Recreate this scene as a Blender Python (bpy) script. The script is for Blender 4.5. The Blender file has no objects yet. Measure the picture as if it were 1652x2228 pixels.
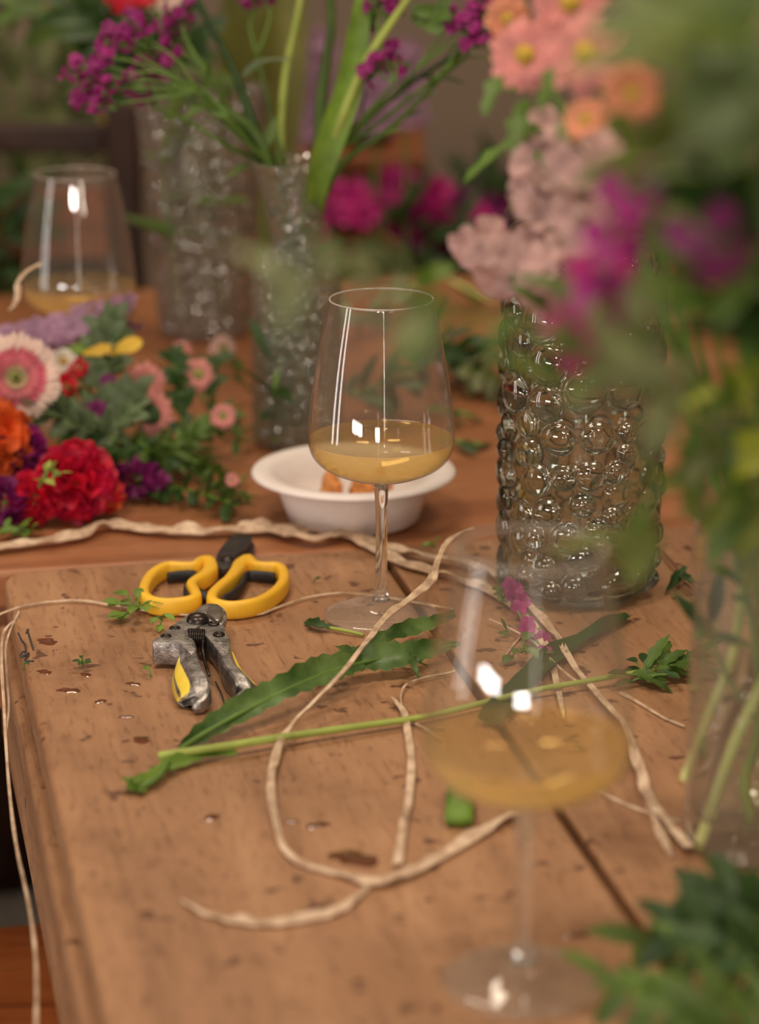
import bpy, math, random
from mathutils import Vector, Matrix, noise
random.seed(7)
C = bpy.context.scene.collection
SC = bpy.context.scene
# ------------------------------------------------------------------ camera
F = 5600.0                      # focal length in pixels of the 1652 x 2228 frame
PITCH = math.radians(17.0)
TZ = 0.75                       # table top height
CAMZ = TZ + 0.597
cp, sp = math.cos(PITCH), math.sin(PITCH)
cam_d = bpy.data.cameras.new('camera')
cam = bpy.data.objects.new('camera', cam_d); C.objects.link(cam)
cam.location = (0, 0, CAMZ); cam.rotation_euler = (math.radians(90) - PITCH, 0, 0)
cam_d.sensor_fit = 'VERTICAL'; cam_d.sensor_height = 36; cam_d.sensor_width = 24
cam_d.lens = F / 2228 * 36
cam_d.clip_start = 0.05
cam_d.dof.use_dof = True; cam_d.dof.focus_distance = 1.72
cam_d.dof.aperture_fstop = 3.6; cam_d.dof.aperture_blades = 0
SC.camera = cam
# ------------------------------------------------------------------ light and exposure
SC.view_settings.view_transform = 'Standard'; SC.view_settings.look = 'None'
SC.view_settings.gamma = 1; SC.view_settings.exposure = 0.07
SC.cycles.transparent_max_bounces = 48; SC.cycles.max_bounces = 20; SC.cycles.transmission_bounces = 16; SC.cycles.glossy_bounces = 8
w = bpy.data.worlds.new('room_air'); SC.world = w; w.use_nodes = True
w.node_tree.nodes['Background'].inputs[0].default_value = (1.0, 0.85, 0.7, 1)
w.node_tree.nodes['Background'].inputs[1].default_value = 0.15
def area(name, loc, target, sx, sy, power, col):
    l = bpy.data.lights.new(name, 'AREA'); l.shape = 'RECTANGLE'; l.size = sx; l.size_y = sy
    l.energy = power; l.color = col
    o = bpy.data.objects.new(name, l); C.objects.link(o); o.location = loc
    o.rotation_euler = (Vector(target) - Vector(loc)).to_track_quat('-Z', 'Y').to_euler()
    return o
area('ceiling_lamp', (-0.55, 0.9, 2.62), (-0.55, 0.9, 0), 0.55, 0.22, 16, (1.0, 0.84, 0.66))
area('ceiling_lamp', (0.75, 1.2, 2.62), (0.75, 1.2, 0), 0.55, 0.22, 13, (1.0, 0.84, 0.66))
area('ceiling_lamp', (-0.3, 3.0, 2.62), (-0.3, 3.0, 0), 0.6, 0.3, 13, (1.0, 0.82, 0.63))
area('window_light', (-2.93, 0.75, 1.25), (0, 0.75, 1.25), 0.16, 1.6, 9, (1.0, 0.92, 0.86))
area('window_light', (-2.93, 1.25, 1.25), (0, 1.25, 1.25), 0.16, 1.6, 9, (1.0, 0.92, 0.86))
area('wall_spot', (-0.50, -2.3, 2.15), (0, 1.5, 0.8), 0.42, 0.13, 16, (1.0, 0.88, 0.78))
area('wall_spot', (0.20, -2.3, 2.15), (0, 1.5, 0.8), 0.30, 0.13, 12, (1.0, 0.88, 0.78))
area('door_light', (0.35, -2.45, 1.4), (0.35, 0, 1.4), 0.14, 1.7, 6, (1.0, 0.90, 0.80))
area('low_lamp', (-1.35, -0.03, 0.80), (0, 1.7, 0.88), 0.62, 0.06, 6, (1.0, 0.93, 0.88))
area('low_lamp', (-0.23, -0.49, 0.80), (0, 1.7, 0.88), 0.26, 0.06, 2.6, (1.0, 0.93, 0.88))
area('ceiling_fill', (1.2, -1.2, 1.9), (1.0, -0.4, 2.7), 0.5, 0.5, 14, (1.0, 0.86, 0.70))  # unseen lamp added as soft fill, brightens the ceiling the glass reflects
area('ceiling_fill', (-1.6, 2.6, 1.9), (-1.5, 2.4, 2.7), 0.5, 0.5, 9, (1.0, 0.86, 0.70))  # second added fill, aimed up at the far part of the ceiling

# ------------------------------------------------------------------ helpers
def G(px, py, h=0.0):           # photo pixel -> point on the horizontal plane h above the table top
    v = (py - 1114) / F; u = (px - 826) / F
    d = (CAMZ - TZ - h) / (sp + v * cp)
    return Vector((u * d, d * (cp - v * sp), TZ + h))
def P(px, py, d):               # photo pixel -> point at distance d along the viewing axis
    v = (py - 1114) / F; u = (px - 826) / F
    return Vector((u * d, d * (cp - v * sp), CAMZ - d * (sp + v * cp)))
V = Vector
W = {}
def R(a, b): return random.uniform(a, b)
def cat(pts, n=6, closed=False):
    pts = [tuple(p) for p in pts]; k = len(pts); out = []
    dim = len(pts[0])
    rng = range(k) if closed else range(k - 1)
    for i in rng:
        if closed: a, b, c, d = pts[(i-1) % k], pts[i], pts[(i+1) % k], pts[(i+2) % k]
        else: a, b, c, d = pts[max(i-1, 0)], pts[i], pts[i+1], pts[min(i+2, k-1)]
        for j in range(n):
            t = j / n
            out.append(tuple(0.5*((2*b[q]) + (-a[q]+c[q])*t + (2*a[q]-5*b[q]+4*c[q]-d[q])*t*t + (-a[q]+3*b[q]-3*c[q]+d[q])*t**3) for q in range(dim)))
    if not closed: out.append(pts[-1])
    return out
def frame(n, up=V((0, 0, 1))):
    n = V(n).normalized()
    a = V(up).cross(n)
    if a.length < 1e-4: a = V((1, 0, 0)).cross(n)
    a.normalize(); b = n.cross(a)
    return Matrix((a, b, n)).transposed()
class MB:
    def __init__(s): s.v = []; s.f = []; s.m = []
    def add(s, vs, fs, mi=0):
        o = len(s.v); s.v += [tuple(x) for x in vs]
        for f in fs: s.f.append([i + o for i in f]); s.m.append(mi)
    def box(s, c, size, M=None, mi=0):
        x, y, z = [q / 2 for q in size]
        vs = [V((i*x, j*y, k*z)) for i in (-1, 1) for j in (-1, 1) for k in (-1, 1)]
        if M: vs = [M @ q for q in vs]
        vs = [q + V(c) for q in vs]
        s.add(vs, [(0,1,3,2),(4,6,7,5),(0,4,5,1),(2,3,7,6),(0,2,6,4),(1,5,7,3)], mi)
    def lathe(s, prof, seg=48, c=(0,0,0), M=None, mi=0, fn=None):
        vs = []; c = V(c)
        for k, (r, z) in enumerate(prof):
            for i in range(seg):
                a = 2*math.pi*i/seg; rr, zz = (r, z)
                if fn: rr, zz = fn(k, r, z, a)
                q = V((rr*math.cos(a), rr*math.sin(a), zz))
                if M: q = M @ q
                vs.append(q + c)
        fs = []
        for k in range(len(prof) - 1):
            for i in range(seg):
                j = (i+1) % seg
                fs.append((k*seg+i, k*seg+j, (k+1)*seg+j, (k+1)*seg+i))
        s.add(vs, fs, mi)
    def disc(s, c, r, n=16, M=None, mi=0):
        vs = [V((r*math.cos(2*math.pi*i/n), r*math.sin(2*math.pi*i/n), 0)) for i in range(n)]
        if M: vs = [M @ q for q in vs]
        s.add([q + V(c) for q in vs], [list(range(n))], mi)
    def tube(s, pts, rad, seg=8, smooth=5, mi=0, closed=False):
        if not isinstance(rad, (list, tuple)): rad = [rad]*len(pts)
        q = cat([(*p, r) for p, r in zip(pts, rad)], smooth) if smooth > 1 else [(*p, r) for p, r in zip(pts, rad)]
        P_ = [V(x[:3]) for x in q]; n = len(P_)
        vs = []; t0 = (P_[1]-P_[0]).normalized()
        a = t0.orthogonal().normalized()
        for i in range(n):
            t = (P_[min(i+1, n-1)] - P_[max(i-1, 0)])
            t = t.normalized() if t.length > 1e-9 else t0
            a = a - t*a.dot(t)
            a = a.normalized() if a.length > 1e-6 else t.orthogonal().normalized()
            b = t.cross(a)
            for k in range(seg):
                an = 2*math.pi*k/seg
                vs.append(P_[i] + (a*math.cos(an) + b*math.sin(an))*max(q[i][3], 1e-5))
        fs = [(i*seg+k, i*seg+(k+1) % seg, (i+1)*seg+(k+1) % seg, (i+1)*seg+k) for i in range(n-1) for k in range(seg)]
        fs.append(list(range(seg))[::-1]); fs.append([(n-1)*seg+k for k in range(seg)])
        s.add(vs, fs, mi)
    def sweep(s, pts, sec, closed=False, scale=None, twist=None, up=V((0, 0, 1)), mi=0):
        n = len(pts); P_ = [V(p) for p in pts]; vs = []; m = len(sec)
        for i in range(n):
            if closed: t = P_[(i+1) % n] - P_[(i-1) % n]
            else: t = P_[min(i+1, n-1)] - P_[max(i-1, 0)]
            t.normalize(); side = t.cross(up)
            side = side.normalized() if side.length > 1e-5 else t.orthogonal().normalized()
            u2 = side.cross(t)
            tw = twist[i] if twist else 0; sc = scale[i] if scale else (1, 1)
            for (a, b) in sec:
                a2, b2 = a*sc[0], b*sc[1]
                a3 = a2*math.cos(tw) - b2*math.sin(tw); b3 = a2*math.sin(tw) + b2*math.cos(tw)
                vs.append(P_[i] + side*a3 + u2*b3)
        fs = []
        for i in range(n if closed else n-1):
            j = (i+1) % n
            for k in range(m): fs.append((i*m+k, i*m+(k+1) % m, j*m+(k+1) % m, j*m+k))
        if not closed: fs.append(list(range(m))[::-1]); fs.append([(n-1)*m+k for k in range(m)])
        s.add(vs, fs, mi)
    def prism(s, outline, z0, z1, mi=0):
        n = len(outline)
        vs = [(p[0], p[1], z0) for p in outline] + [(p[0], p[1], z1) for p in outline]
        ar = sum(outline[i][0]*outline[(i+1) % n][1] - outline[(i+1) % n][0]*outline[i][1] for i in range(n))
        top = list(range(n, 2*n)); bot = list(range(n))[::-1]
        sd = [(i, (i+1) % n, n+(i+1) % n, n+i) for i in range(n)]
        if ar < 0: top = top[::-1]; bot = bot[::-1]; sd = [f[::-1] for f in sd]
        s.add(vs, [top, bot] + sd, mi)
    def blob(s, c, r, sub=10, sq=(1,1,1), amp=0.0, fr=30, mi=0, M=None):
        vs = []; fs = []; c = V(c)
        for i in range(sub+1):
            th = math.pi*i/sub
            for j in range(sub*2):
                ph = math.pi*j/sub
                q = V((math.sin(th)*math.cos(ph), math.sin(th)*math.sin(ph), math.cos(th)))
                rr = r*(1 + amp*noise.noise(q*2.3 + c*fr)) if amp else r
                q = V((q.x*sq[0], q.y*sq[1], q.z*sq[2]))*rr
                if M: q = M @ q
                vs.append(q + c)
        m = sub*2
        for i in range(sub):
            for j in range(m): fs.append((i*m+j, (i+1)*m+j, (i+1)*m+(j+1) % m, i*m+(j+1) % m))
        s.add(vs, fs, mi)
    def blade(s, base, d, nrm, L, Wd, curl=0.3, fold=0.25, kind='leaf', n=7, serr=0.0, ruf=0.0, mi=0, cup=0.0):
        d = V(d).normalized(); nrm = V(nrm); nrm = nrm - d*nrm.dot(d)
        nrm = nrm.normalized() if nrm.length > 1e-5 else d.orthogonal().normalized()
        side = d.cross(nrm); base = V(base); vs = []; fs = []
        p = V(base); ang = 0; st = L/n; ph = R(0, 6)
        for i in range(n+1):
            t = i/n
            if kind == 'leaf': wv = math.sin(math.pi*min(1, (t*0.94+0.04)))**0.8*(1-0.25*t)
            elif kind == 'strap': wv = min(1, t*6+0.25)*min(1, (1-t)*4+0.02)
            elif kind == 'lobed': wv = math.sin(math.pi*(t*0.93+0.05))**0.7*(1 if i % 2 else 0.55)
            else: wv = (0.25+0.75*min(1, t*1.6))*math.sqrt(max(0, 1-(max(0, t-0.55)/0.47)**2.2))
            ww = Wd/2*wv*(1 + (serr*(1 if i % 2 else -1)))
            dd = d*math.cos(ang) + nrm*math.sin(ang); nn = nrm*math.cos(ang) - d*math.sin(ang)
            up_ = nn*(ww*fold)
            rf = nn*(ruf*L*math.sin(ph + t*9)*t)
            vs += [p - side*ww + up_ + rf, p - side*ww*0.5 + up_*(0.5-cup), p, p + side*ww*0.5 + up_*(0.5-cup), p + side*ww + up_ - rf]
            p = p + dd*st; ang -= curl/n
        for i in range(n):
            for k in range(4): fs.append((i*5+k, i*5+k+1, (i+1)*5+k+1, (i+1)*5+k))
        s.add(vs, fs, mi)
def obj(name, mb, mat, parent=None, smooth=True, bevel=0, sub=0, shift=None):
    me = bpy.data.meshes.new(name)
    if parent is not None: o0 = W[parent.name]
    else:
        xs = [min(v[i] for v in mb.v) for i in range(3)]; xm = [max(v[i] for v in mb.v) for i in range(3)]
        o0 = V(((xs[0]+xm[0])/2, (xs[1]+xm[1])/2, xs[2]))
    me.from_pydata([(v[0]-o0[0], v[1]-o0[1], v[2]-o0[2]) for v in mb.v], [], mb.f)
    for mm in (mat if isinstance(mat, (list, tuple)) else [mat]): me.materials.append(mm)
    me.polygons.foreach_set('material_index', mb.m)
    me.polygons.foreach_set('use_smooth', [smooth]*len(mb.f))
    me.update()
    o = bpy.data.objects.new(name, me); C.objects.link(o)
    if parent is not None:
        o.parent = parent; W[o.name] = V(o0)
    else:
        o.location = o0; W[o.name] = V(o0)
    if bevel:
        b = o.modifiers.new('bevel', 'BEVEL'); b.width = bevel; b.segments = 3; b.limit_method = 'ANGLE'; b.angle_limit = math.radians(35)
        if smooth:
            b.harden_normals = False
    if sub:
        b = o.modifiers.new('subd', 'SUBSURF'); b.levels = sub; b.render_levels = sub
    return o
def tag(o, label, cat_, group=None):
    o['label'] = label; o['category'] = cat_
    if group: o['group'] = group
    return o
def thing(name, label, cat_, loc=(0, 0, 0), group=None):
    o = bpy.data.objects.new(name, None); C.objects.link(o); o.location = loc; o.empty_display_size = 0.02
    W[o.name] = V(loc); return tag(o, label, cat_, group)
def struct(name, mb, mat, **k):
    o = obj(name, mb, mat, smooth=False, **k); o['kind'] = 'structure'; return o
def dup(root, loc, label, rotz=0, group=None):
    r = root.copy(); C.objects.link(r); r.location = loc; r.rotation_euler = (0, 0, rotz); r['label'] = label
    if group: r['group'] = group
    for ch in list(root.children):
        c = ch.copy(); C.objects.link(c); c.parent = r
        for g in ch.children:
            d = g.copy(); C.objects.link(d); d.parent = c
    return r

# ------------------------------------------------------------------ materials
def nt(name):
    m = bpy.data.materials.new(name); m.use_nodes = True; t = m.node_tree
    for n in list(t.nodes): t.nodes.remove(n)
    out = t.nodes.new('ShaderNodeOutputMaterial')
    return m, t, out
def N(t, typ, **k):
    n = t.nodes.new(typ)
    for a, b in k.items():
        if a.startswith('i_'): n.inputs[a[2:].replace('_', ' ')].default_value = b
        else: setattr(n, a, b)
    return n
def ramp(t, src, stops):
    r = t.nodes.new('ShaderNodeValToRGB'); t.links.new(src, r.inputs[0])
    e = r.color_ramp.elements
    while len(e) < len(stops): e.new(0.5)
    for x, (p, c) in zip(e, stops): x.position = p; x.color = (*c, 1)
    return r
def mat(name, col, rough=0.5, metal=0.0, var=0.15, scale=40, bump=0.0, bscale=200, transl=0.0, spec=0.5, col2=None, coat=0.0):
    m, t, out = nt(name); L = t.links
    bs = N(t, 'ShaderNodeBsdfPrincipled'); bs.inputs['Roughness'].default_value = rough; bs.inputs['Metallic'].default_value = metal
    bs.inputs['Specular IOR Level'].default_value = spec; bs.inputs['Coat Weight'].default_value = coat
    tc = N(t, 'ShaderNodeTexCoord'); nz = N(t, 'ShaderNodeTexNoise'); nz.inputs['Scale'].default_value = scale; nz.inputs['Detail'].default_value = 4
    L.new(tc.outputs['Object'], nz.inputs['Vector'])
    a = [c*(1-var) for c in col]; b = col2 if col2 else [min(1, c*(1+var)) for c in col]
    r = ramp(t, nz.outputs['Fac'], [(0.35, a), (0.65, b)])
    L.new(r.outputs[0], bs.inputs['Base Color'])
    if bump:
        n2 = N(t, 'ShaderNodeTexNoise'); n2.inputs['Scale'].default_value = bscale; L.new(tc.outputs['Object'], n2.inputs['Vector'])
        bp = N(t, 'ShaderNodeBump'); bp.inputs['Strength'].default_value = bump; bp.inputs['Distance'].default_value = 0.002
        L.new(n2.outputs['Fac'], bp.inputs['Height']); L.new(bp.outputs[0], bs.inputs['Normal'])
    if transl:
        tr = N(t, 'ShaderNodeBsdfTranslucent'); L.new(r.outputs[0], tr.inputs[0])
        mx = N(t, 'ShaderNodeMixShader'); mx.inputs[0].default_value = transl
        L.new(bs.outputs[0], mx.inputs[1]); L.new(tr.outputs[0], mx.inputs[2]); L.new(mx.outputs[0], out.inputs[0])
    else: L.new(bs.outputs[0], out.inputs[0])
    return m
def thin_glass(name, tint=(1, 1, 1), base=0.05, edge=0.75, power=4.0, rough=0.0, bump=0.0, bscale=60, haze=0.0, hazecol=(0.8, 0.8, 0.75), refr=0.0):
    m, t, out = nt(name); L = t.links
    tr = N(t, 'ShaderNodeBsdfTransparent'); tr.inputs[0].default_value = (*tint, 1)
    gl = N(t, 'ShaderNodeBsdfGlossy'); gl.inputs['Roughness'].default_value = rough
    lw = N(t, 'ShaderNodeLayerWeight'); lw.inputs[0].default_value = 0.5
    pw = N(t, 'ShaderNodeMath', operation='POWER'); pw.inputs[1].default_value = power
    ml = N(t, 'ShaderNodeMath', operation='MULTIPLY_ADD'); ml.inputs[1].default_value = edge; ml.inputs[2].default_value = base
    L.new(lw.outputs['Facing'], pw.inputs[0]); L.new(pw.outputs[0], ml.inputs[0])
    mx = N(t, 'ShaderNodeMixShader'); L.new(ml.outputs[0], mx.inputs[0]); L.new(tr.outputs[0], mx.inputs[1]); L.new(gl.outputs[0], mx.inputs[2])
    last = mx
    if refr:
        rf = N(t, 'ShaderNodeBsdfRefraction'); rf.inputs['Color'].default_value = (*tint, 1); rf.inputs['IOR'].default_value = 1.22; rf.inputs['Roughness'].default_value = 0.03
        m3 = N(t, 'ShaderNodeMixShader'); m3.inputs[0].default_value = refr
        L.new(tr.outputs[0], m3.inputs[1]); L.new(rf.outputs[0], m3.inputs[2]); L.new(m3.outputs[0], mx.inputs[1])
    if haze:
        df = N(t, 'ShaderNodeBsdfDiffuse'); df.inputs[0].default_value = (*hazecol, 1)
        m2 = N(t, 'ShaderNodeMixShader'); m2.inputs[0].default_value = haze
        L.new(mx.outputs[0], m2.inputs[1]); L.new(df.outputs[0], m2.inputs[2]); last = m2
    if bump:
        tc = N(t, 'ShaderNodeTexCoord'); n2 = N(t, 'ShaderNodeTexVoronoi'); n2.inputs['Scale'].default_value = bscale
        L.new(tc.outputs['Object'], n2.inputs['Vector'])
        bp = N(t, 'ShaderNodeBump'); bp.inputs['Strength'].default_value = bump; bp.inputs['Distance'].default_value = 0.01
        L.new(n2.outputs[0], bp.inputs['Height']); L.new(bp.outputs[0], gl.inputs['Normal']); L.new(bp.outputs[0], lw.inputs['Normal'])
        if refr: L.new(bp.outputs[0], rf.inputs['Normal'])
    L.new(last.outputs[0], out.inputs[0])
    return m
def real_glass(name, col=(1, 1, 1), ior=1.48, rough=0.0, mixt=0.0, haze=0.0):
    m, t, out = nt(name); L = t.links
    g = N(t, 'ShaderNodeBsdfGlass'); g.inputs['Color'].default_value = (*col, 1); g.inputs['IOR'].default_value = ior; g.inputs['Roughness'].default_value = rough
    if haze:
        tr = N(t, 'ShaderNodeBsdfDiffuse'); tr.inputs[0].default_value = (0.9, 0.85, 0.78, 1); mixt = haze
    elif mixt:
        tr = N(t, 'ShaderNodeBsdfTransparent'); tr.inputs[0].default_value = (*col, 1)
    if mixt:
        mx = N(t, 'ShaderNodeMixShader'); mx.inputs[0].default_value = mixt
        L.new(g.outputs[0], mx.inputs[1]); L.new(tr.outputs[0], mx.inputs[2]); L.new(mx.outputs[0], out.inputs[0])
    else: L.new(g.outputs[0], out.inputs[0])
    return m
def wood(name, c1, c2, c3, rot=0.0, rough=0.5, stains=0.0, sc=1.0, grain=1.0, spec=0.4):
    m, t, out = nt(name); L = t.links
    bs = N(t, 'ShaderNodeBsdfPrincipled'); bs.inputs['Specular IOR Level'].default_value = spec
    geo = N(t, 'ShaderNodeNewGeometry'); mp = N(t, 'ShaderNodeMapping', vector_type='POINT')
    mp.inputs['Rotation'].default_value = (0, 0, rot)
    L.new(geo.outputs['Position'], mp.inputs['Vector'])
    mp2 = N(t, 'ShaderNodeMapping'); mp2.inputs['Scale'].default_value = (1.0*sc, 0.09*sc, 1.0*sc)
    L.new(mp.outputs[0], mp2.inputs[0])
    n1 = N(t, 'ShaderNodeTexNoise'); n1.inputs['Scale'].default_value = 22; n1.inputs['Detail'].default_value = 8; n1.inputs['Roughness'].default_value = 0.65; n1.inputs['Distortion'].default_value = 0.4
    L.new(mp2.outputs[0], n1.inputs['Vector'])
    r = ramp(t, n1.outputs['Fac'], [(0.28, c1), (0.5, c2), (0.74, c3)])
    n2 = N(t, 'ShaderNodeTexNoise'); n2.inputs['Scale'].default_value = 5; n2.inputs['Detail'].default_value = 5
    L.new(mp.outputs[0], n2.inputs['Vector'])
    r2 = ramp(t, n2.outputs['Fac'], [(0.3, (0.80, 0.76, 0.72)), (0.7, (1.12, 1.12, 1.1))])
    mu = N(t, 'ShaderNodeMixRGB', blend_type='MULTIPLY'); mu.inputs[0].default_value = 1
    L.new(r.outputs[0], mu.inputs[1]); L.new(r2.outputs[0], mu.inputs[2]); last = mu
    # fine pores
    mp3 = N(t, 'ShaderNodeMapping'); mp3.inputs['Scale'].default_value = (1.0, 0.18, 1.0); L.new(mp.outputs[0], mp3.inputs[0])
    n3 = N(t, 'ShaderNodeTexNoise'); n3.inputs['Scale'].default_value = 260; n3.inputs['Detail'].default_value = 3; L.new(mp3.outputs[0], n3.inputs['Vector'])
    r3 = ramp(t, n3.outputs['Fac'], [(0.30, (0.45, 0.36, 0.30)), (0.46, (1, 1, 1))])
    m3 = N(t, 'ShaderNodeMixRGB', blend_type='MULTIPLY'); m3.inputs[0].default_value = 0.55*grain
    L.new(last.outputs[0], m3.inputs[1]); L.new(r3.outputs[0], m3.inputs[2]); last = m3
    if stains:
        vo = N(t, 'ShaderNodeTexNoise'); vo.inputs['Scale'].default_value = 62; vo.inputs['Detail'].default_value = 2.5; vo.inputs['Roughness'].default_value = 0.45
        L.new(mp.outputs[0], vo.inputs['Vector'])
        r4 = ramp(t, vo.outputs['Fac'], [(0.655, (0, 0, 0)), (0.70, (1, 1, 1))])
        m4 = N(t, 'ShaderNodeMixRGB', blend_type='MIX'); m4.inputs[2].default_value = (c1[0]*0.45, c1[1]*0.36, c1[2]*0.35, 1)
        mm = N(t, 'ShaderNodeMath', operation='MULTIPLY'); mm.inputs[1].default_value = stains
        L.new(r4.outputs[0], mm.inputs[0]); L.new(mm.outputs[0], m4.inputs[0]); L.new(last.outputs[0], m4.inputs[1]); last = m4
        # grey smudges
        v2 = N(t, 'ShaderNodeTexNoise'); v2.inputs['Scale'].default_value = 11; v2.inputs['Detail'].default_value = 6; v2.inputs['Roughness'].default_value = 0.7; L.new(geo.outputs['Position'], v2.inputs['Vector'])
        r5 = ramp(t, v2.outputs['Fac'], [(0.52, (0, 0, 0)), (0.75, (1, 1, 1))])
        m5 = N(t, 'ShaderNodeMixRGB', blend_type='MULTIPLY'); m5.inputs[2].default_value = (0.66, 0.60, 0.55, 1)
        L.new(r5.outputs[0], m5.inputs[0]); L.new(last.outputs[0], m5.inputs[1]); last = m5
    L.new(last.outputs[0], bs.inputs['Base Color'])
    rr = N(t, 'ShaderNodeMapRange'); rr.inputs['To Min'].default_value = rough-0.08; rr.inputs['To Max'].default_value = rough+0.12
    L.new(n1.outputs['Fac'], rr.inputs[0]); L.new(rr.outputs[0], bs.inputs['Roughness'])
    bp = N(t, 'ShaderNodeBump'); bp.inputs['Strength'].default_value = 0.25; bp.inputs['Distance'].default_value = 0.001
    L.new(n3.outputs['Fac'], bp.inputs['Height']); L.new(bp.outputs[0], bs.inputs['Normal'])
    L.new(bs.outputs[0], out.inputs[0])
    return m
TR = math.radians(12.0)         # the front table is turned this much
M_table = wood('worn_oak', (0.26, 0.128, 0.062), (0.40, 0.212, 0.110), (0.51, 0.29, 0.158), rot=-TR, rough=0.5, stains=0.9)
M_back = wood('varnished_pine', (0.25, 0.092, 0.038), (0.38, 0.155, 0.068), (0.47, 0.21, 0.10), rot=1.4, rough=0.38, grain=0.6)
M_chair = wood('chair_wood', (0.14, 0.035, 0.010), (0.30, 0.085, 0.022), (0.38, 0.12, 0.035), rot=1.57, rough=0.4, grain=0.5)
M_darkwood = wood('dark_wood', (0.02, 0.008, 0.004), (0.045, 0.018, 0.008), (0.06, 0.025, 0.012), rough=0.45)
M_floor = mat('floor_carpet', (0.22, 0.185, 0.15), 0.9, var=0.3, scale=60)
M_wall = mat('wall_plaster', (0.30, 0.225, 0.165), 0.9, var=0.06, scale=3, bump=0.1)
M_ceil = mat('ceiling_paint', (0.6, 0.55, 0.48), 0.9, var=0.03, scale=3)
M_white = mat('moulded_pulp', (0.80, 0.72, 0.68), 0.6, var=0.03, scale=60, bump=0.08)
M_food = mat('roasted_snack', (0.62, 0.24, 0.06), 0.6, var=0.4, scale=120)
M_raf = mat('raffia', (0.72, 0.48, 0.31), 0.6, var=0.25, scale=90, bump=0.3, bscale=400, transl=0.15, col2=(0.92, 0.70, 0.50))
M_yel = mat('yellow_rubber', (0.92, 0.53, 0.035), 0.42, var=0.05, scale=50)
M_yel2 = mat('lemon_inlay', (0.88, 0.66, 0.07), 0.45, var=0.06, scale=50)
M_blk = mat('black_rubber', (0.018, 0.017, 0.02), 0.5, var=0.3, scale=60)
M_blkm = mat('blackened_steel', (0.045, 0.04, 0.04), 0.4, metal=0.4, var=0.35, scale=70)
M_alu = mat('worn_aluminium', (0.34, 0.32, 0.31), 0.36, metal=0.85, var=0.35, scale=130, bump=0.25, bscale=500, col2=(0.55, 0.52, 0.49))
M_steel = mat('cutting_steel', (0.45, 0.42, 0.38), 0.28, metal=0.95, var=0.3, scale=60)
M_dkst = mat('dark_bolt', (0.05, 0.04, 0.036), 0.3, metal=0.8, var=0.3, scale=60)
M_glass = thin_glass('drinking_glass', (0.985, 0.985, 0.98), base=0.045, edge=0.85, power=4.0, haze=0.018, hazecol=(0.9, 0.82, 0.74))
M_stemg = real_glass('stem_glass', (0.98, 0.98, 0.97), 1.5, haze=0.05)
M_rim = real_glass('rim_glass', (1, 1, 1), 1.5, haze=0.25)
M_foot = thin_glass('foot_glass', (0.985, 0.985, 0.98), base=0.04, edge=0.8, power=4.5, haze=0.06, hazecol=(0.9, 0.82, 0.74))
M_bub = real_glass('bubble_glass', (0.86, 0.915, 0.885), 1.49)
def add_gloss(m, f):
    t = m.node_tree; out = [n for n in t.nodes if n.type == 'OUTPUT_MATERIAL'][0]; src = out.inputs[0].links[0].from_socket
    gl = N(t, 'ShaderNodeBsdfGlossy'); gl.inputs['Roughness'].default_value = 0.02; mx = N(t, 'ShaderNodeMixShader'); mx.inputs[0].default_value = f
    t.links.new(src, mx.inputs[1]); t.links.new(gl.outputs[0], mx.inputs[2]); t.links.new(mx.outputs[0], out.inputs[0])
add_gloss(M_bub, 0.08)
M_cut = thin_glass('hammered_glass', (0.93, 0.94, 0.90), base=0.10, edge=0.6, power=2.2, rough=0.08, bump=0.9, bscale=120, refr=0.2, haze=0.075, hazecol=(0.55, 0.58, 0.48))
M_cut2 = thin_glass('cut_glass', (0.88, 0.87, 0.84), base=0.12, edge=0.6, power=2.0, rough=0.06, bump=1.0, bscale=85, refr=0.45, haze=0.085, hazecol=(0.62, 0.56, 0.48))
M_vg = thin_glass('vase_glass', (0.95, 0.965, 0.95), base=0.09, edge=0.75, power=2.0, haze=0.035, hazecol=(0.8, 0.75, 0.66))
M_water = thin_glass('vase_water', (0.90, 0.93, 0.88), base=0.03, edge=0.2, power=3)
def winemat():
    m, t, out = nt('white_wine'); L = t.links
    tp = N(t, 'ShaderNodeBsdfTransparent'); tp.inputs[0].default_value = (1.0, 0.90, 0.62, 1)
    df = N(t, 'ShaderNodeBsdfTranslucent'); df.inputs[0].default_value = (1.0, 0.74, 0.28, 1)
    d2 = N(t, 'ShaderNodeBsdfDiffuse'); d2.inputs[0].default_value = (1.0, 0.74, 0.30, 1)
    b = N(t, 'ShaderNodeMixShader'); b.inputs[0].default_value = 0.45; L.new(df.outputs[0], b.inputs[1]); L.new(d2.outputs[0], b.inputs[2])
    c = N(t, 'ShaderNodeMixShader'); L.new(tp.outputs[0], c.inputs[1]); L.new(b.outputs[0], c.inputs[2])
    lw = N(t, 'ShaderNodeLayerWeight'); ml = N(t, 'ShaderNodeMath', operation='MULTIPLY_ADD'); ml.inputs[1].default_value = 0.55; ml.inputs[2].default_value = 0.20
    L.new(lw.outputs['Facing'], ml.inputs[0]); L.new(ml.outputs[0], c.inputs[0]); L.new(c.outputs[0], out.inputs[0]); return m
M_winetop = thin_glass('wine_surface', (1.0, 0.95, 0.85), base=0.02, edge=1.0, power=4.2)
M_wine = winemat()
def lf(name, c, tl=0.3, v=0.3, sc=25, rough=0.5): return mat(name, c, rough, var=v, scale=sc, transl=tl)
M_lf_dark = lf('dark_leaf', (0.035, 0.085, 0.016))
M_lf_mid = lf('mid_leaf', (0.10, 0.18, 0.028))
M_lf_fresh = lf('fresh_leaf', (0.18, 0.31, 0.04))
M_lf_strap = mat('serrated_leaf', (0.06, 0.14, 0.025), 0.42, var=0.3, scale=45, transl=0.2, col2=(0.15, 0.25, 0.07))
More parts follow.
